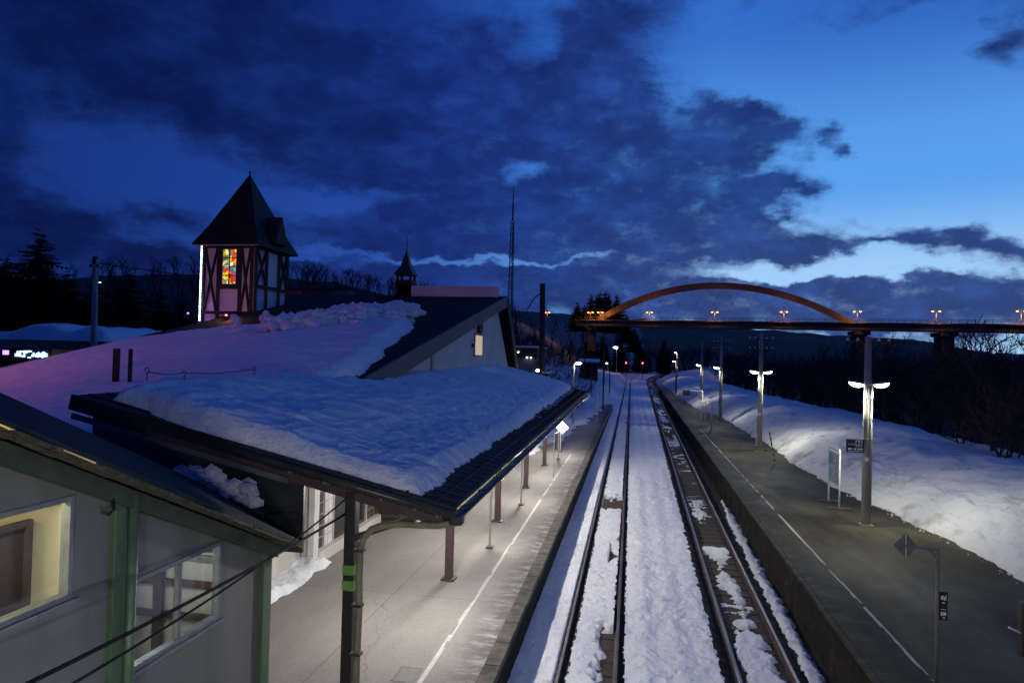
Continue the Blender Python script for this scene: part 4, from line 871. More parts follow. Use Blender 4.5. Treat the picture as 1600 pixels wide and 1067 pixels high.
def lamp_post(x, y, zt, zl, arms, label, heads=(-1, 1), power=135, pole='pole_concrete'):
    t = thing('lamp_post', label, 'lamp post', (x, y, 0), 'lamp posts along the dark platform')
    MB().tube([(x, y, 0), (x, y, zt)], [.155, .105], 14).box((x-.2, y-.2, 0), (x+.2, y+.2, .03)).build('pole', pole, t, True)
    MB().tube([(x-.11, y-.12, zl-2.0), (x-.11, y-.12, zl-.02)], .045, 8).build('conduit', 'pole_concrete', t, True)
    MB().tube([(x+.10, y-.12, .6), (x+.10, y-.12, zl-.02)], .035, 8).build('conduit', 'pole_concrete', t, True)
    for z in (zl-.5, zl-1.2, zl-1.9): MB().box((x-.17, y-.175, z-.02), (x+.15, y-.09, z+.02)).build('strap', 'frame_grey', t)
    MB().box((x-.09, y-.20, zl-2.62), (x+.01, y-.15, zl-2.50)).build('tag_plate', 'white_paint', t)
    for z in arms:
        MB().box((x-.72, y-.05, z-.045), (x+.72, y+.05, z+.045)).build('crossarm', 'pole_dark', t)
        for dx in (-.66, -.34, .34, .66): MB().tube([(x+dx, y, z+.045), (x+dx, y, z+.10), (x+dx, y, z+.15)], [.03, .045, .02], 8).build('insulator', 'white_paint', t, True)
    for sd in heads:
        led_head(t, x, y-.14, zl, sd)
        lamp('AREA', 'lamp_post_light', (x+sd*.46, y-.20, zl-.16), power, LCOL, t, .28, (-.22 if sd < 0 else -.06, 0, -1))
    return t
lamp_post(7.75, 6.3, 6.4, 4.82, (), 'lamp post just outside the right edge, nearest the footbridge', power=34)
lamp_post(7.92, 25.3, 6.45, 4.82, (6.25,), 'twin headed lamp post carrying the dark number 2 sign')
lamp_post(7.66, 44.0, 7.3, 4.86, (6.25, 6.85), 'twin headed lamp post beside the striped pole')
lamp_post(7.62, 63.1, 7.6, 4.86, (6.5, 7.1), 'lamp post standing right behind the paired number signs', (-1,))
lamp_post(7.85, 83.0, 7.6, 4.9, (), 'lamp post with a dark speaker box on its side beyond the number signs', (-1,))
lamp_post(6.55, 110, 5.3, 5.2, (), 'slim lamp post near the far end of the dark platform', (-1,), 70, 'pole_dark')
lamp_post(9.4, 155, 7.2, 7.0, (), 'farthest lamp post beyond the end of the dark platform', (-1,), 90, 'pole_dark')
t = thing('number_sign', 'dark navy platform sign with a boxed white 2 fixed to the lamp post', 'sign', (7.5, 25.1, 2.7))
MB().box((7.20, 25.08, 2.48), (7.78, 25.12, 2.93)).build('plate', 'sign_navy', t)
b = MB()
for a, c in (((7.50, 2.68), (7.515, 2.90)), ((7.685, 2.68), (7.70, 2.90)), ((7.515, 2.68), (7.685, 2.695)), ((7.515, 2.885), (7.685, 2.90))): b.box((a[0], 25.072, a[1]), (c[0], 25.079, c[1]))
b.build('number_frame', 'sign_white', t); text('numeral', '2', .22, (7.60, 25.072, 2.79), (R(90), 0, 0), 'sign_white', t)
text('lettering', 'のりば', .075, (7.37, 25.072, 2.75), (R(90), 0, 0), 'sign_white', t)
b = MB()
for x0, x1 in ((7.25, 7.38), (7.43, 7.52), (7.56, 7.73)): b.box((x0, 25.072, 2.575), (x1, 25.078, 2.625))
b.box((7.25, 25.072, 2.52), (7.73, 25.078, 2.535)); b.build('destination_line', 'sign_white', t)
def board(x, y0, y1, h, label):
    t = thing('notice_stand', label, 'information board', (x, (y0+y1)/2, 0), 'information boards on the dark platform')
    for y in (y0, y1): MB().tube([(x, y, 0), (x, y, h)], .035, 10).build('leg', 'white_paint', t, True)
    for y in (y0, y1): MB().box((x-.42, y-.14, 0), (x+.42, y+.14, .05)).build('foot', 'kerb', t, bevel=.015)
    MB().box((x-.025, y0, h-.04), (x+.025, y1, h+.03)).box((x-.025, y0, .80), (x+.025, y1, .86)).build('frame', 'white_paint', t)
    pn = MB().box((x-.03, y0+.03, .862), (x+.015, y1-.03, h-.041)).build('panel', 'map_grey', t)
    MB().box((x-.038, y0+.1, h-.16), (x-.031, y1-.1, h-.08)).build('title_bar', 'sign_white', pn)
    MB().box((x-.038, y0+.75, 1.55), (x-.031, y1-.1, h-.25)).build('map_area', 'map_teal', pn)
    MB().box((x-.038, y0+.8, 1.0), (x-.031, y1-.2, 1.4)).build('map_area', 'map_blue', pn)
    b = MB()
    for i in range(10): b.box((x-.038, y0+.1, .95+i*.11), (x-.031, y0+random.uniform(.45, .68), .98+i*.11))
    b.build('text_lines', 'sign_grey', pn)
board(7.75, 27.75, 29.2, 2.22, 'white framed map board on two feet by the number 2 lamp post')
board(7.85, 44.7, 46.2, 2.1, 'narrow looking white board hidden behind the striped pole lamp post')
t = thing('striped_pole', 'leaning black and yellow striped pole stuck at the snow bank foot', 'pole', (7.58, 38.85, 0))
for i in range(12):
    p = Vector((7.58, 38.85, 0)).lerp(Vector((7.27, 38.85, 1.72)), i/12); q = Vector((7.58, 38.85, 0)).lerp(Vector((7.27, 38.85, 1.72)), (i+1)/12)
    MB().tube([p, q], .04, 8).build('stripe', 'black_paint' if i % 2 else 'tape_yellow', t)
for j, (x, y, h, lab) in enumerate(((6.2, 64.4, 2.75, 'tall white gallows post holding the paired number signs'), (6.24, 57.0, 2.05, 'shorter grey gallows post in front of the paired number signs'))):
    t = thing('sign_gallows', lab, 'sign post', (x, y, 0))
    MB().tube([(x, y, 0), (x, y, h)], .05, 8).build('post', 'white_paint' if j == 0 else 'galv', t, True)
    MB().bar((x+.03, y, h-.04), (x-1.1, y, h-.04), .06, .06).build('arm', 'white_paint' if j == 0 else 'galv', t)
    MB().bar((x, y, h-.6), (x-.5, y, h-.08), .04, .04).build('strut', 'galv', t)
    if j == 0:
        MB().box((x-1.75, y-.3, h-.5), (x-1.1, y+.2, h-.05)).build('speaker_box', 'sign_black', t); MB().bar((x-1.1, y, h+.2), (x-.2, y, h+.2), .04, .04).build('arm', 'galv', t)
for j, (x, num) in enumerate(((6.02, '1'), (6.47, '2'))):
    t = thing('diamond_sign', ['white hexagonal sign with the numeral 1, left one of the pair by the gallows posts', 'white hexagonal sign with the numeral 2, right one of the pair by the gallows posts'][j], 'sign', (x, 64.2, 1.63))
    MB().prism([(x+.27*math.cos(a), 1.63+.27*math.sin(a)) for a in np.linspace(0, 2*math.pi, 7)[:-1]], 1, 64.18, 64.21).build('plate', 'sign_white', t)
    text('numeral', num, .34, (x, 64.17, 1.63), (R(90), 0, 0), 'sign_black', t); MB().tube([(x, 64.22, 0), (x, 64.22, 1.7)], .02, 6).build('pole', 'galv', t)
# near sign post at bottom right
t = thing('stop_marker', 'thin grey post with the back of a diamond sign on its side arm', 'sign post', (5.22, 12.97, 0))
MB().tube([(5.22, 12.97, 0), (5.22, 12.97, 2.36)], .03, 10).build('post', 'sign_grey', t, True)
MB().bar((5.24, 12.97, 2.34), (4.70, 12.97, 2.36), .035, .05).build('arm', 'sign_grey', t); MB().bar((5.22, 12.97, 2.18), (5.10, 12.97, 2.33), .03, .04).build('gusset', 'sign_grey', t)
MB().prism([(4.72-.20, 2.36), (4.72, 2.58), (4.72+.20, 2.36), (4.72, 2.14)], 1, 12.995, 13.01).build('diamond_plate', 'sign_grey', t, bevel=.004)
MB().box((4.712, 12.975, 2.16), (4.728, 12.994, 2.56)).build('rib', 'galv', t)
pl_ = MB().box((5.24, 12.93, 1.15), (5.37, 12.945, 1.63)).build('name_plate', 'sign_black', t)
b = MB()
for x0, x1, z0, z1 in ((5.262, 5.275, 1.50, 1.56), (5.285, 5.30, 1.50, 1.57), (5.31, 5.325, 1.49, 1.55), (5.335, 5.345, 1.49, 1.58), (5.28, 5.32, 1.44, 1.455), (5.262, 5.345, 1.33, 1.338), (5.262, 5.28, 1.23, 1.29), (5.288, 5.306, 1.23, 1.29), (5.314, 5.345, 1.235, 1.29), (5.29, 5.33, 1.185, 1.20)): b.box((x0, 12.924, z0), (x1, 12.929, z1))
b.build('characters', 'sign_white', pl_)
t = thing('edge_marker', 'black boxed marker stand cut by the right border of the picture', 'marker', (6.42, 12.5, 0))
MB().box((6.27, 12.45, .82), (6.62, 12.6, 1.70)).build('box', 'sign_black', t, bevel=.02); MB().tube([(6.44, 12.52, 0), (6.44, 12.52, .82)], .06, 8).build('leg', 'black_paint', t, True); MB().box((6.2, 12.3, 0), (6.7, 12.75, .06)).build('foot', 'black_paint', t)
MB().bar((6.10, 12.5, 1.27), (6.27, 12.5, 1.20), .03, .03).build('handle', 'galv', t)

# ------------------------------------------------------------------ left yard: poles, lamps, buildings
t = thing('utility_pole', 'tall black utility pole with a diagonal wooden stay behind the canopy', 'utility pole', (-6.35, 47, 0))
MB().tube([(-6.20, 47, 0), (-6.37, 47, 10.55)], [.24, .19], 12).build('pole', 'pole_dark', t, True)
MB().tube([(-6.22, 47, 5.6), (-8.6, 47.2, 1.4)], .13, 8).build('stay', 'conduit', t, True)
MB().box((-6.05, 46.8, 2.9), (-5.75, 47.0, 4.1)).build('cabinet', 'galv', t)
MB().box((-6.2, 46.7, 4.35), (-5.5, 46.8, 4.43)).build('bracket', 'galv', t)
def yard_lamp(x, y, z, label, power=60, sd=1, size=.16, pole=True):
    t = thing('yard_lamp', label, 'lamp', (x, y, 0), 'lamps on the station side')
    if pole: MB().tube([(x, y, -.2), (x, y, z-.15), (x-sd*.06, y, z-.02), (x-sd*.22, y, z+.02)], .06, 8).build('pole', 'galv', t, True)
    MB().blob((x-sd*.34, y, z+.02), size, 2, 0, (1.7, .8, .55)).build('lens', 'led_white', t, True)
    lamp('POINT', 'yard_lamp_light', (x-sd*.34, y-.2, z-.22), power, (1, .97, .82), t, .15)
yard_lamp(-6.45, 49.0, 4.45, 'lamp on a short curved white pole beside the black utility pole', 45)
yard_lamp(-4.75, 55, 4.97, 'lamp on a straight white pole against the twiggy trees', 70, -1)
yard_lamp(-4.99, 198, 8.5, 'brightest white yard lamp hanging above the curve of the track', 320, 1, .42)
yard_lamp(-7.1, 190, 4.0, 'small white lamp low beyond the snow field', 40, 1, .18)
yard_lamp(-11.7, 205, 4.2, 'small white lamp beside the dark hut', 30, 1, .18)
for i, (x, lab) in enumerate(((-2.3, 'red signal lamp left of the curving tracks'), (2.4, 'red signal lamp above the gap between the curving tracks'))):
    t = thing('signal_lamp', lab, 'signal', (x, 200, -.8))
    MB().tube([(x, 200, -.8), (x, 200, 4.9)], .08, 8).build('post', 'pole_dark', t); MB().box((x-.3, 199.7, 3.6), (x+.3, 199.95, 4.9)).build('head', 'sign_black', t)
    MB().blob((x, 199.6, 4.2), .17, 2, 0).build('lens', 'red_signal', t, True); lamp('POINT', 'signal_lamp_light', (x, 199.2, 4.2), 14, (1, .03, .08), t, .1)
for i, (x, y, h, zb) in enumerate(((-3.2, 74, 6.8, .2), (-5.6, 92, 4.4, .5), (-3.6, 105, 4.6, .4), (-5.0, 118, 6.2, .6), (-8.4, 118, 7.5, .8))):
    tag(MB().tube([(x, y, zb-.5), (x, y, h)], .085, 8).build('yard_post', 'pole_dark', loc=(x, y, zb)), ['tall thin dark post rising just past the canopy tip', 'short dark post in the snow field, nearest the tall one', 'short thin dark post beside the left track', 'thin dark post in the middle of the snow field', 'dark post in front of the small hut'][i], 'post')
t = thing('yard_hut', 'small dark open hut with a snow covered roof beyond the canopy', 'hut', (-7.9, 122, 1.2))
for x, y in ((-9.3, 120.5), (-6.5, 120.5), (-9.3, 123.5), (-6.5, 123.5)): MB().box((x-.12, y-.12, .5), (x+.12, y+.12, 4.6)).build('post', 'pole_dark', t)
MB().box((-9.3, 123.2, .5), (-6.5, 123.3, 4.4)).build('back_wall', 'dark_wall', t); MB().slab([(-9.8, 120, 4.6), (-6.0, 120, 4.6), (-6.0, 124, 5.0), (-9.8, 124, 5.0)], .18).build('roof', 'dark_wall', t); MB().slab([(-9.75, 120.05, 4.83), (-6.05, 120.05, 4.83), (-6.05, 123.95, 5.25), (-9.75, 123.95, 5.25)], .24).build('snow_cap', 'roof_snow', t, bevel=.08)
t = thing('storage_building', 'grey blue flat building with a snow edged roof behind the utility pole', 'building', (-12, 70, 0))
MB().box((-15.0, 68, 0), (-9.9, 76, 5.3)).build('wall', 'far_building', t); MB().box((-15.3, 67.8, 5.3), (-9.6, 76.2, 6.3)).build('parapet', 'dark_wall', t); MB().box((-15.2, 67.9, 6.3), (-9.7, 76.1, 6.5)).build('snow_cap', 'roof_snow', t, bevel=.06)
for i, (x, z) in enumerate(((-11.5, 5.85), (-10.6, 5.33), (-10.2, 5.32))): MB().box((x-.07, 67.72, z-.06), (x+.07, 67.79, z+.06)).build('lamp', 'far_white', t)
MB().box((-11.95, 67.93, 0), (-11.85, 67.999, 5.3)).build('downpipe', 'frame_grey', t)
b = MB()  # snow crest near the curve
ys = np.linspace(196, 214, 20); xs = np.linspace(-4.6, 2.2, 40); X, Y = np.meshgrid(xs, ys)
crest = (1.6+1.5*sstep(-3.5, 0, X)*sstep(2.2, -.5, X)+.5*fbm(X*.6, Y*.3, 3, 2))*np.sin(np.pi*np.clip((Y-196)/18, 0, 1))**.4*np.clip((2.2-X)/.8, 0, 1)**.5*np.clip((X+4.6)/1.2, 0, 1)**.5-1.2
# lattice mast
t = thing('radio_mast', 'tall thin lattice radio mast rising behind the station', 'mast', (-15.0, 82, 0))
def leg_(a, z): w = .44-.010*z; return (-15.0+w*math.cos(a), 82+w*math.sin(a), z)
angs = [R(90), R(210), R(330)]
for a in angs: MB().tube([leg_(a, 0), leg_(a, 22)], .05, 6).build('leg', 'pole_dark', t)
b = MB()
for i in range(27):
    for q in range(3): b.tube([leg_(angs[q], i*.8), leg_(angs[(q+1) % 3], i*.8+.8)], .028, 4); b.tube([leg_(angs[q], i*.8+.8), leg_(angs[(q+1) % 3], i*.8+.8)], .028, 4)
b.build('lattice', 'pole_dark', t)
MB().tube([(-15.0, 82, 22), (-15.0, 82, 24.0)], .10, 8).tube([(-15, 82, 24), (-15, 82, 26.2)], [.08, .03], 6).build('antenna', 'pole_dark', t)
tag(MB().tube([(-15, 82, 11.5), (-12.5, 72, 9.6), (-10, 62, 9.3), (-8, 54, 10.1), (-6.35, 47, 10.0)], .045, 5).build('overhead_wire', 'cable_rubber', loc=(-15, 82, 11.5)), 'dark wire looping from the black utility pole towards the mast', 'wire')

# ------------------------------------------------------------------ street side far left
t = thing('shop_building', 'low shop with a lit blue white sign and snow on its roof', 'shop', (-66, 66, 0))
MB().box((-90, 63.5, 0), (-54, 78, 5.4)).build('wall', 'dark_wall', t)
MB().box((-92, 61, 5.0), (-53, 79, 5.9)).build('canopy', 'shop_wall', t)
xs = np.linspace(-92, -53, 70); ys = np.linspace(60.9, 79, 30); X, Y = np.meshgrid(xs, ys)
dd = np.minimum.reduce([X+92, -53-X, Y-60.9, 79-Y]); hs = 5.9+(.75+1.1*np.exp(-((X+61.5)/2.6)**2)+.8*np.exp(-((X+55.5)/2.0)**2)+(fbm(X*.5, Y*.5, 3, 3)-.5)*.4)*edge_prof(dd, 1.0)
grid('snow_cap', X-(-66), Y-66, hs, None, 'roof_snow', parent=t)
b = MB(); x = -63.4
random.seed(5)
while x < -59.5:
    w = random.uniform(.30, .5); z0 = 4.05; z1 = 4.72
    for s_ in range(random.choice((3, 4))):
        if random.random() < .5: zz_ = random.uniform(z0, z1); b.box((x, 60.8, zz_-.06), (x+w, 60.86, zz_+.06))
        else: xx_ = x+random.uniform(0, w); b.box((xx_-.05, 60.8, z0+random.uniform(0, .2)), (xx_+.06, 60.86, z1-random.uniform(0, .2)))
    x += w+.10
b.build('sign_letters', 'shop_sign', t); MB().box((-64.9, 60.8, 4.3), (-64.2, 60.86, 4.75)).build('sign_letters', 'violet_lamp', t)
MB().box((-63.6, 60.9, 3.9), (-59.2, 60.98, 4.95)).build('sign_board', 'sign_navy', t)
MB().box((-63.2, 63.3, .5), (-59.4, 63.49, 3.7)).build('shop_window', 'interior_warm', t); MB().blob((-60.1, 61.3, 3.55), .36, 2, 0, (1.3, .6, .7)).build('entrance_lamp', 'shop_lamp', t, True); lamp('POINT', 'entrance_light', (-61.5, 62.3, 3.4), 60, (1, .7, .45), t, .3)
t = thing('utility_pole', 'grey concrete utility pole at the street beside the snowy shop roof', 'utility pole', (-40, 45, 0))
MB().tube([(-39.9, 45, 0), (-40.15, 45, 12.0)], [.26, .19], 12).build('pole', 'pole_concrete', t, True)
MB().box((-40.6, 44.9, 11.4), (-39.9, 45.1, 11.6)).build('crossarm', 'pole_dark', t); MB().box((-40.25, 44.8, 11.6), (-40.0, 45.1, 12.15)).build('cap', 'post_red', t)
tag(MB().tube([(-40.1, 45, 11.7), (-38, 60, 11.9), (-34, 90, 13)], .04, 5).build('overhead_wire', 'cable_rubber', loc=(-40.1, 45, 11.7)), 'dark wire leaving the top of the grey street pole', 'wire')
t = thing('street_lamp', 'small blue white street lamp low beyond the snowy roof edge', 'lamp', (-36.5, 55, 0)); MB().tube([(-36.5, 55, 0), (-36.5, 55, 6.2)], .06, 8).build('pole', 'pole_dark', t); MB().blob((-36.5, 54.8, 6.25), .14, 2, 0, (1.6, .8, .6)).build('lens', 'blue_lamp', t, True)

# ------------------------------------------------------------------ arch bridge
BR = thing('arch_bridge', 'orange lit steel arch road bridge spanning the valley in the distance', 'bridge', (33, 260, 0))
def by(x): return 270-.368*(x-5.74)
def bdz(x): return 20.85-.0162*(x+15.9)+.0
dirx = Vector((1, -.368, 0)).normalized(); nrm = Vector((.368, 1, 0)).normalized()
def strip(x0, x1, zo0, zo1, o0, o1, n=12):
    b = MB()
    xs = np.linspace(x0, x1, n)
    for a, c in zip(xs[:-1], xs[1:]):
        P = []
        for x in (a, c):
            for o in (o0, o1):
                for zo in (zo0, zo1): q = Vector((x, by(x), bdz(x)+zo))+nrm*o; P.append(q)
        b.add(P, [(0, 1, 5, 4), (2, 6, 7, 3), (1, 3, 7, 5), (0, 4, 6, 2)]+([(0, 2, 3, 1)] if a == xs[0] else [])+([(4, 5, 7, 6)] if c == xs[-1] else []))
    return b
strip(-24, 190, -2.55, -.35, 0, 9).build('deck', 'bridge_concrete', BR); strip(-24, 190, -.345, .0, -.6, 9.6).build('deck', 'bridge_paint', BR)
b = MB()
for x in np.arange(-24, 190, 2.0): b.box((x-.05, by(x)-.55, bdz(x)), (x+.05, by(x)-.45, bdz(x)+1.15))
for z in (.6, 1.1): b.tube([(-24, by(-24)-.5, bdz(-24)+z), (190, by(190)-.5, bdz(190)+z)], .06, 4)
b.build('railing', 'pole_dark', BR)
ax = np.array([-15.4, -8.2, 1.7, 13.6, 22.8, 32.7, 42.3, 52.4, 62.2, 70.6, 73.6]); azv = np.array([20.9, 25.2, 29.2, 32.2, 33.3, 33.3, 31.9, 28.8, 24.4, 19.4, 17.6])
cf = np.polyfit(ax, azv, 4); xx = np.linspace(-15.4, 74.2, 48); zz = np.polyval(cf, xx)
for o_ in (3.6,):
    b = MB()
    for i in range(len(xx)-1):
        P = []
        for j in (i, i+1):
            tx = Vector((1, -.368, np.polyval(np.polyder(cf), xx[j]))).normalized(); nn = tx.cross(nrm).normalized(); nn = nn if nn.z > 0 else -nn
            c = Vector((xx[j], by(xx[j]), zz[j]))+nrm*o_
            for s_ in (-1, 1):
                for v_ in (-1.15, 1.15): P.append(c+nrm*s_*1.1+nn*v_)
        b.add(P, [(0, 1, 5, 4), (2, 6, 7, 3), (1, 3, 7, 5), (0, 4, 6, 2)])
    b.build('arch_rib', 'bridge_paint', BR)
for i in range(11):
    x = 0+6.2*i
    for dx in (-5.5, 5.5):
        x2 = x+dx
        if -9 < x2 < 68:
            a = Vector((x, by(x), bdz(x)))+nrm*3.6; c = Vector((x2, by(x2), float(np.polyval(cf, x2))-1))+nrm*3.6
            if c.z > a.z+2: MB().tube([a, c], .035, 4).build('hanger', 'pole_dark', BR)
for x, zb in ((73.5, -4), (96.5, -4), (128, -4), (-19, 8)):
    p = Vector((x, by(x), 0))+nrm*4.5; ang = math.atan2(dirx.y, dirx.x); zt = bdz(x)-2.55
    b = MB(); b.box((p.x-1.6, p.y-3.6, zb), (p.x+1.6, p.y+3.6, zt-1.6)).box((p.x-2.4, p.y-4.4, zt-1.58), (p.x+2.4, p.y+4.4, zt-.3)); b.build('pier', 'bridge_concrete', BR)
for i, kx in enumerate((-36, -17.5, -13.5, 5.74, 29.2, 51.7, 73.3, 94.3, 114.7)):
    for o_ in (-.9,):
        p = Vector((kx, by(kx), bdz(kx)))+nrm*o_
        t = thing('bridge_lamp', 'pair of orange road lamps on the arch bridge deck', 'street lamp', tuple(p), 'orange lamps on the bridge')
        z = bdz(kx)+2.9+.008*kx
        MB().tube([p, (p.x, p.y, z)], .09, 6).build('pole', 'pole_dark', t)
        MB().bar((p.x-dirx.x*1.1, p.y-dirx.y*1.1, z+.25), (p.x+dirx.x*1.1, p.y+dirx.y*1.1, z+.25), .1, .1).build('arm', 'pole_dark', t)
        for sd in (-1, 1): MB().blob((p.x+sd*dirx.x*.95, p.y+sd*dirx.y*.95, z), .30, 2, 0, (1.2, .8, .6)).build('lens', 'sodium', t, True)
    p = Vector((kx, by(kx), bdz(kx)+2.4))+nrm*-1.6; lamp('POINT', 'bridge_lamp_light', tuple(p), 1300, (1, .40, .09), BR, .4)

# lights on the hillside at far left
HL = [(-128, 190, 'far_white'), (-119, 192, 'far_white'), (-104, 196, 'red_signal'), (-90, 200, 'far_white'), (-88.5, 200, 'far_white'), (-80, 205, 'far_white'), (-150, 170, 'far_white'), (-158, 168, 'far_white')]
# ------------------------------------------------------------------ trees
def bare_tree(seed, h=9.0, spread=1.0, levels=5, multi=1):
    rnd = random.Random(seed); tr = MB(); br = MB()
    def grow(p, d, l, r, lev):
        n = 3; pts = [p]; rad = [r]; q = p.copy(); dd = d.copy()
        for i in range(n):
            dd = (dd+Vector((rnd.gauss(0, .10), rnd.gauss(0, .10), rnd.gauss(.04, .06)))).normalized(); q = q+dd*(l/n); pts.append(q.copy()); rad.append(r*(1-.42*(i+1)/n))
        (tr if lev == 0 else br).tube(pts, rad, 6 if lev == 0 else (4 if lev < 3 else 3), cap=False)
        if lev >= levels: return
        kids = rnd.choice((3, 4)) if lev < 2 else rnd.choice((2, 3, 3))
        for c in range(kids):
            t = rnd.uniform(.35, 1.0) if c else 1.0
            i = min(n-1, int(t*n)); a = pts[i].lerp(pts[i+1], t*n-i if t < 1 else 1.0)
            sd = Vector((rnd.gauss(0, 1), rnd.gauss(0, 1), rnd.gauss(.15, .5))).normalized()
            nd = (dd*(.85 if c else 1.3)+sd*(.75*spread)).normalized()
            grow(a, nd, l*rnd.uniform(.55, .80), max(.024, r*rnd.uniform(.45, .62)), lev+1)
    for m_ in range(multi):
        lean = Vector((rnd.gauss(0, .10 if multi == 1 else .28), rnd.gauss(0, .10 if multi == 1 else .28), 1)).normalized()
        grow(Vector((rnd.gauss(0, .12*(multi > 1)), rnd.gauss(0, .12*(multi > 1)), -.6)), lean, h*.36, h*.018 if multi == 1 else h*.013, 0)
    return tr, br
def conifer(seed, h=12.0):
    rnd = random.Random(seed); tr = MB().tube([(0, 0, -.6), (0, 0, h*.97)], [h*.017, .02], 8); cr = MB()
    z = h*.10
    while z < h*.99:
        t = (z-h*.10)/(h*.9); L = h*.31*(1-t)**.72*rnd.uniform(.7, 1.15)+.16
        nb = 9 if t < .7 else 6
        for j in range(nb):
            a = 2*math.pi*(j+rnd.random()*.7)/nb; l = L*rnd.uniform(.65, 1.12); dr_ = Vector((math.cos(a), math.sin(a), 0)); sd = Vector((-math.sin(a), math.cos(a), 0))
            droop = -.30+.25*t+rnd.uniform(-.12, .12); zj = rnd.uniform(-.04, .04)*h
            for s_ in range(6):
                u0, u1 = s_/6, (s_+1)/6
                c0 = dr_*l*u0+Vector((0, 0, z+zj+droop*l*u0)); c1 = dr_*l*u1+Vector((0, 0, z+zj+droop*l*u1+.02))
                w = l*.30*(1.1-u0)*rnd.uniform(.6, 1.25)+.08
                for q in (-1, 1):
                    e = c0.lerp(c1, .8)+sd*q*w+dr_*w*.35+Vector((0, 0, rnd.uniform(-.30, .02)*w*2)); cr.add([c0, c1, e], [(0, 1, 2)])
                    cr.add([c0, c1, c0.lerp(c1, .6)+sd*q*w*.3+Vector((0, 0, -w*rnd.uniform(.5, 1.0)))], [(0, 1, 2)])
        z += h*.022*rnd.uniform(.8, 1.2)
    return tr, cr
PROTO = []
for sd, hh, spd, lv, mu in ((1, 9, 1.0, 5, 1), (2, 10, .8, 5, 1), (3, 8, 1.1, 5, 1), (4, 7, .9, 4, 3), (5, 11, .75, 5, 1), (6, 5, 1.0, 4, 4)):
    tr, br = bare_tree(sd, hh, spd, lv, mu); PROTO.append((tr.mesh('trunk', 'bark', smooth=True), br.mesh('branches', 'twig'), hh))
CON = []
for sd, hh in ((11, 12), (12, 14), (13, 10)):
    tr, c_ = conifer(sd, hh); CON.append((tr.mesh('trunk', 'bark'), c_.mesh('crown', 'needle'), hh))
def plant(P, x, y, z, sc, name, label, group, cat='tree'):
    t = thing(name, label, cat, (x, y, z), group); t.rotation_euler = (0, 0, random.uniform(0, 6.28)); t.scale = (sc*random.uniform(.9, 1.1),)*2+(sc,)
    for me, nm in ((P[0], 'trunk'), (P[1], 'crown')):
        o = bpy.data.objects.new(nm, me); COL.objects.link(o); o.parent = t
    return t
def tz_(x, y): return float(terr(x, y))
random.seed(21)
def clash(x, y, L, dmin): return any((x-a)**2+(y-b)**2 < dmin*dmin for a, b in L)
# right wood, from the bank edge down the slope and up the far side
L = []; n = 0
while n < 34:
    y = random.uniform(14, 120); x = 16.6+random.uniform(0, 5.5)
    if clash(x, y, L, 1.8): continue
    L.append((x, y)); n += 1
    plant(PROTO[random.choice((0, 2, 3, 3, 5, 5))], x, y, 1.0-2.6*float(sstep(18.5, 24, x)), random.uniform(.65, 1.05), 'bare_tree', 'bare leafless tree at the edge of the snow bank', 'bare trees at the snow bank edge')
n = 0
while n < 140:
    y = 12+random.random()**1.4*190; x = 21+random.random()**1.3*70
    if x < 21+.0*y or clash(x, y, L, 2.6): continue
    if x/y > 1.3: continue
    L.append((x, y)); n += 1; P_ = PROTO[random.choice((0, 1, 2, 4, 4))]; z_ = tz_(x, y)
    plant(P_, x, y, z_, min(random.uniform(1.25, 1.9), (5.5+random.uniform(.018, .046)*math.hypot(x, y)-z_)/(P_[2]*1.18)), 'bare_tree', 'bare leafless tree in the dark wood beyond the snow bank', 'bare trees in the right hand wood')
for x, y, sc in ((70, 116, 2.0), (77, 122, 2.1), (63, 112, 1.9), (84, 130, 2.2), (90, 140, 2.2), (73, 130, 2.1), (80, 138, 2.0)):
    L.append((x, y)); plant(PROTO[random.choice((1, 4))], x, y, tz_(x, y), sc, 'bare_tree', 'tall bare tree reaching above the bridge deck at the right border', 'tall bare trees at the right border')
# left hillside
n = 0
while n < 84:
    y = random.uniform(88, 262); x = random.uniform(-70, -9) + (max(0, y-185)**2/1700)
    if clash(x, y, L, 2.6) or (y < 130 and x > -11): continue
    if abs(x+5) < 5 and y > 180 and y < 215: continue
    L.append((x, y)); n += 1
    plant(PROTO[random.choice((0, 1, 2, 4))], x, y, tz_(x, y), random.uniform(.7, 1.1), 'bare_tree', 'bare leafless tree on the snowy hillside left of the tracks', 'bare trees on the left hillside')
for x, y, s_ in ((-5.2, 60, .62), (-6.6, 63, .7), (-8.2, 61, .75), (-9.6, 66, .8), (-7.2, 68, .7), (-5.9, 70, .6)):
    plant(PROTO[random.choice((3, 5, 0))], x, y, 0, s_, 'bare_bush', 'twiggy bare bush lit by the yard lamp behind the canopy', 'lit bushes behind the canopy', 'bush')
for i in range(16):
    x = random.uniform(-30, 14); y = by(x)+random.uniform(14, 40); 
    bl_ = -x*.0
    plant(CON[i % 3], x, y, min(tz_(x, y), 19), random.uniform(.75, 1.2) if x < -8 or x > 6 else 1.0, 'conifer', 'dark conifer in the clump behind the left end of the bridge', 'conifers behind the bridge end')
for x, y, s_, i in ((-18, 284, 1.25, 0), (-14.5, 285, 1.2, 1), (-11, 286, 1.3, 0), (-7.5, 284, 1.15, 1), (-21, 287, 1.1, 2), (-24, 288, .9, 1), (-3.5, 284, 1.0, 0), (0, 285, .8, 1), (-12.5, 289, 1.25, 1), (-16, 290, 1.3, 0)):
    t = plant(CON[i], x, y, 16.5-max(0, x+8)*1.1, s_, 'conifer', 'tall dark conifer standing highest behind the bridge end', 'tall conifers behind the bridge end'); t.scale = (t.scale[0]*1.35, t.scale[1]*1.35, t.scale[2])
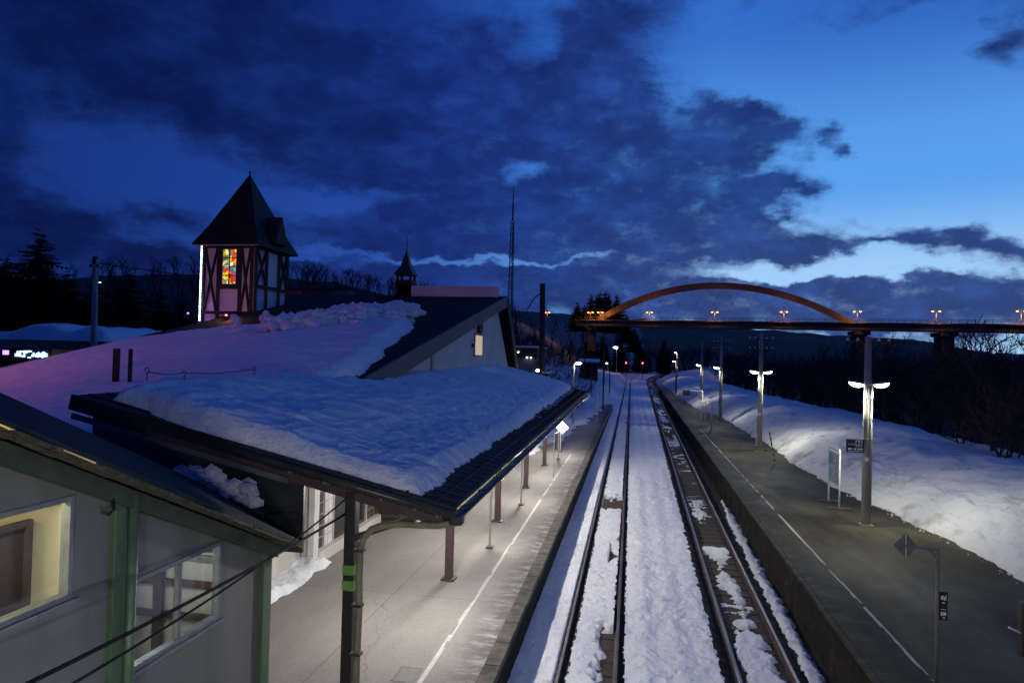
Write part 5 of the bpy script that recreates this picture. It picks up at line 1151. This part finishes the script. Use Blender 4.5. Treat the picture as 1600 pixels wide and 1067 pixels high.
# the far woods, one mass: many small trees merged, only their silhouettes show
tr, br = bare_tree(41, 9, .9, 3, 1); V0 = np.array(tr.v+br.v); F0_ = [fc for fc in tr.f]+[tuple(i+len(tr.v) for i in fc) for fc in br.f]
V0[:, :2] *= 1.15; vs = []; fs = []; r2 = np.random.default_rng(4); cnt = 0
while cnt < 1300:
    u = r2.random()
    if u < .62: y = r2.uniform(40, 330); x = r2.uniform(30, 260)
    elif u < .85: y = r2.uniform(110, 300); x = r2.uniform(-150, -20)
    else: y = r2.uniform(90, 260); x = r2.uniform(-330, -90)
    if 1000 < cnt < 1180: x = r2.uniform(62, 150); y = r2.uniform(120, 222)
    if cnt > 1180: x = r2.uniform(-40, 60); y = r2.uniform(300, 420)
    if x > 0 and (x/y > 1.2 or abs(y-by(x)) < 14): continue
    if x < 0 and abs(x/y) > 1.5: continue
    if x < 0 and abs(y-by(x)) < 12: continue
    a = r2.uniform(0, 6.28); sc = r2.uniform(1.2, 2.0) if x > 0 else r2.uniform(.9, 1.5); ca, sa = math.cos(a)*sc, math.sin(a)*sc
    P = np.stack([V0[:, 0]*ca-V0[:, 1]*sa+x, V0[:, 0]*sa+V0[:, 1]*ca+y, V0[:, 2]*sc+tz_(x, y)], 1); o = cnt*len(V0)
    vs.append(P); fs += [tuple(i+o for i in fc) for fc in F0_]; cnt += 1
me = bpy.data.meshes.new('far_wood'); me.from_pydata(np.concatenate(vs).tolist(), [], fs); me.materials.append(MATS['twig'])
fw = bpy.data.objects.new('far_wood', me); COL.objects.link(fw); tag(fw, 'dark mass of leafless woods on the far slopes', kind='stuff')
# far left: dark conifers and bare trees
for i, (x, y, h) in enumerate(((-92, 92, 24), (-96, 90, 20), (-88, 93, 18.5), (-84.5, 95, 17), (-80, 97, 17.5), (-100, 92, 19), (-105, 93, 18), (-91, 88, 17), (-76, 99, 14.5), (-96, 97, 18), (-86, 90, 15), (-81, 92, 13), (-101, 97, 18), (-73, 101, 13))):
    c_ = CON[i % 3]; t = plant(c_, x, y, min(1.0, tz_(x, y)-.3), h/c_[2], 'conifer', 'dark conifer in the grove above the snowy shop', 'conifers above the shop'); t.scale = (t.scale[0]*1.25, t.scale[1]*1.25, t.scale[2])
for x, y, h in ((-44, 62, 8.2), (-46.5, 64, 7.2), (-42, 66, 7.4), (-31.5, 60, 5.6)):
    c_ = CON[1]; t = plant(c_, x, y, 0, h/c_[2], 'conifer', 'dense dark evergreen right behind the grey street pole', 'evergreens by the street pole'); t.scale = (t.scale[0]*1.7, t.scale[1]*1.7, t.scale[2])
n = 0
while n < 40:
    y = random.uniform(75, 175); x = random.uniform(-125, -26)
    if clash(x, y, L, 3): continue
    if (x+84)**2/400+(y-92)**2/100 < 1: continue
    L.append((x, y)); n += 1
    plant(PROTO[random.choice((0, 1, 2, 4))], x, y, tz_(x, y), random.uniform(.7, 1.1), 'bare_tree', 'bare leafless tree on the dark hill behind the tower', 'bare trees on the hill behind the tower')
for i, (x, y, m_) in enumerate(HL):
    z = tz_(x, y)+2.2
    t = thing('hill_light', 'tiny white light on the far left hillside' if m_ == 'far_white' else 'tiny red light on the far left hillside', 'light', (x, y, z-2.2), 'lights on the far hillside' if m_ == 'far_white' else None)
    MB().tube([(x, y, z-2.4), (x, y, z)], .08, 6).build('pole', 'pole_dark', t); MB().blob((x, y, z), .28, 1, 0, (1.4, .7, .6)).build('lens', m_, t, True)
for i, (x, y, w, h, lab) in enumerate(((-45.5, 92, 3.2, 3.0, 'small flat dark building on the skyline beside the tower'), (-103, 203, 14, 6, 'long pale building high on the left hillside'))):
    z = 9.6 if i == 0 else tz_(x, y)
    t = thing('hill_building', lab, 'building', (x, y, 0 if i == 0 else z)); MB().box((x-w, y-2, z-10), (x+w, y+4, z+h*.6)).build('wall', 'dark_wall' if i == 0 else 'far_building', t); MB().box((x-w-.4, y-2.4, z+h*.6), (x+w+.4, y+4.4, z+h*.6+.5)).build('roof', 'dark_wall', t)

# ------------------------------------------------------------------ render settings
SC.view_settings.view_transform = 'Standard'; SC.view_settings.look = 'None'; SC.view_settings.exposure = 0; SC.view_settings.gamma = 1
cy = SC.cycles; cy.use_denoising = True; cy.max_bounces = 6; cy.diffuse_bounces = 3; cy.glossy_bounces = 2; cy.transparent_max_bounces = 8; cy.sample_clamp_indirect = 4; cy.use_light_tree = True
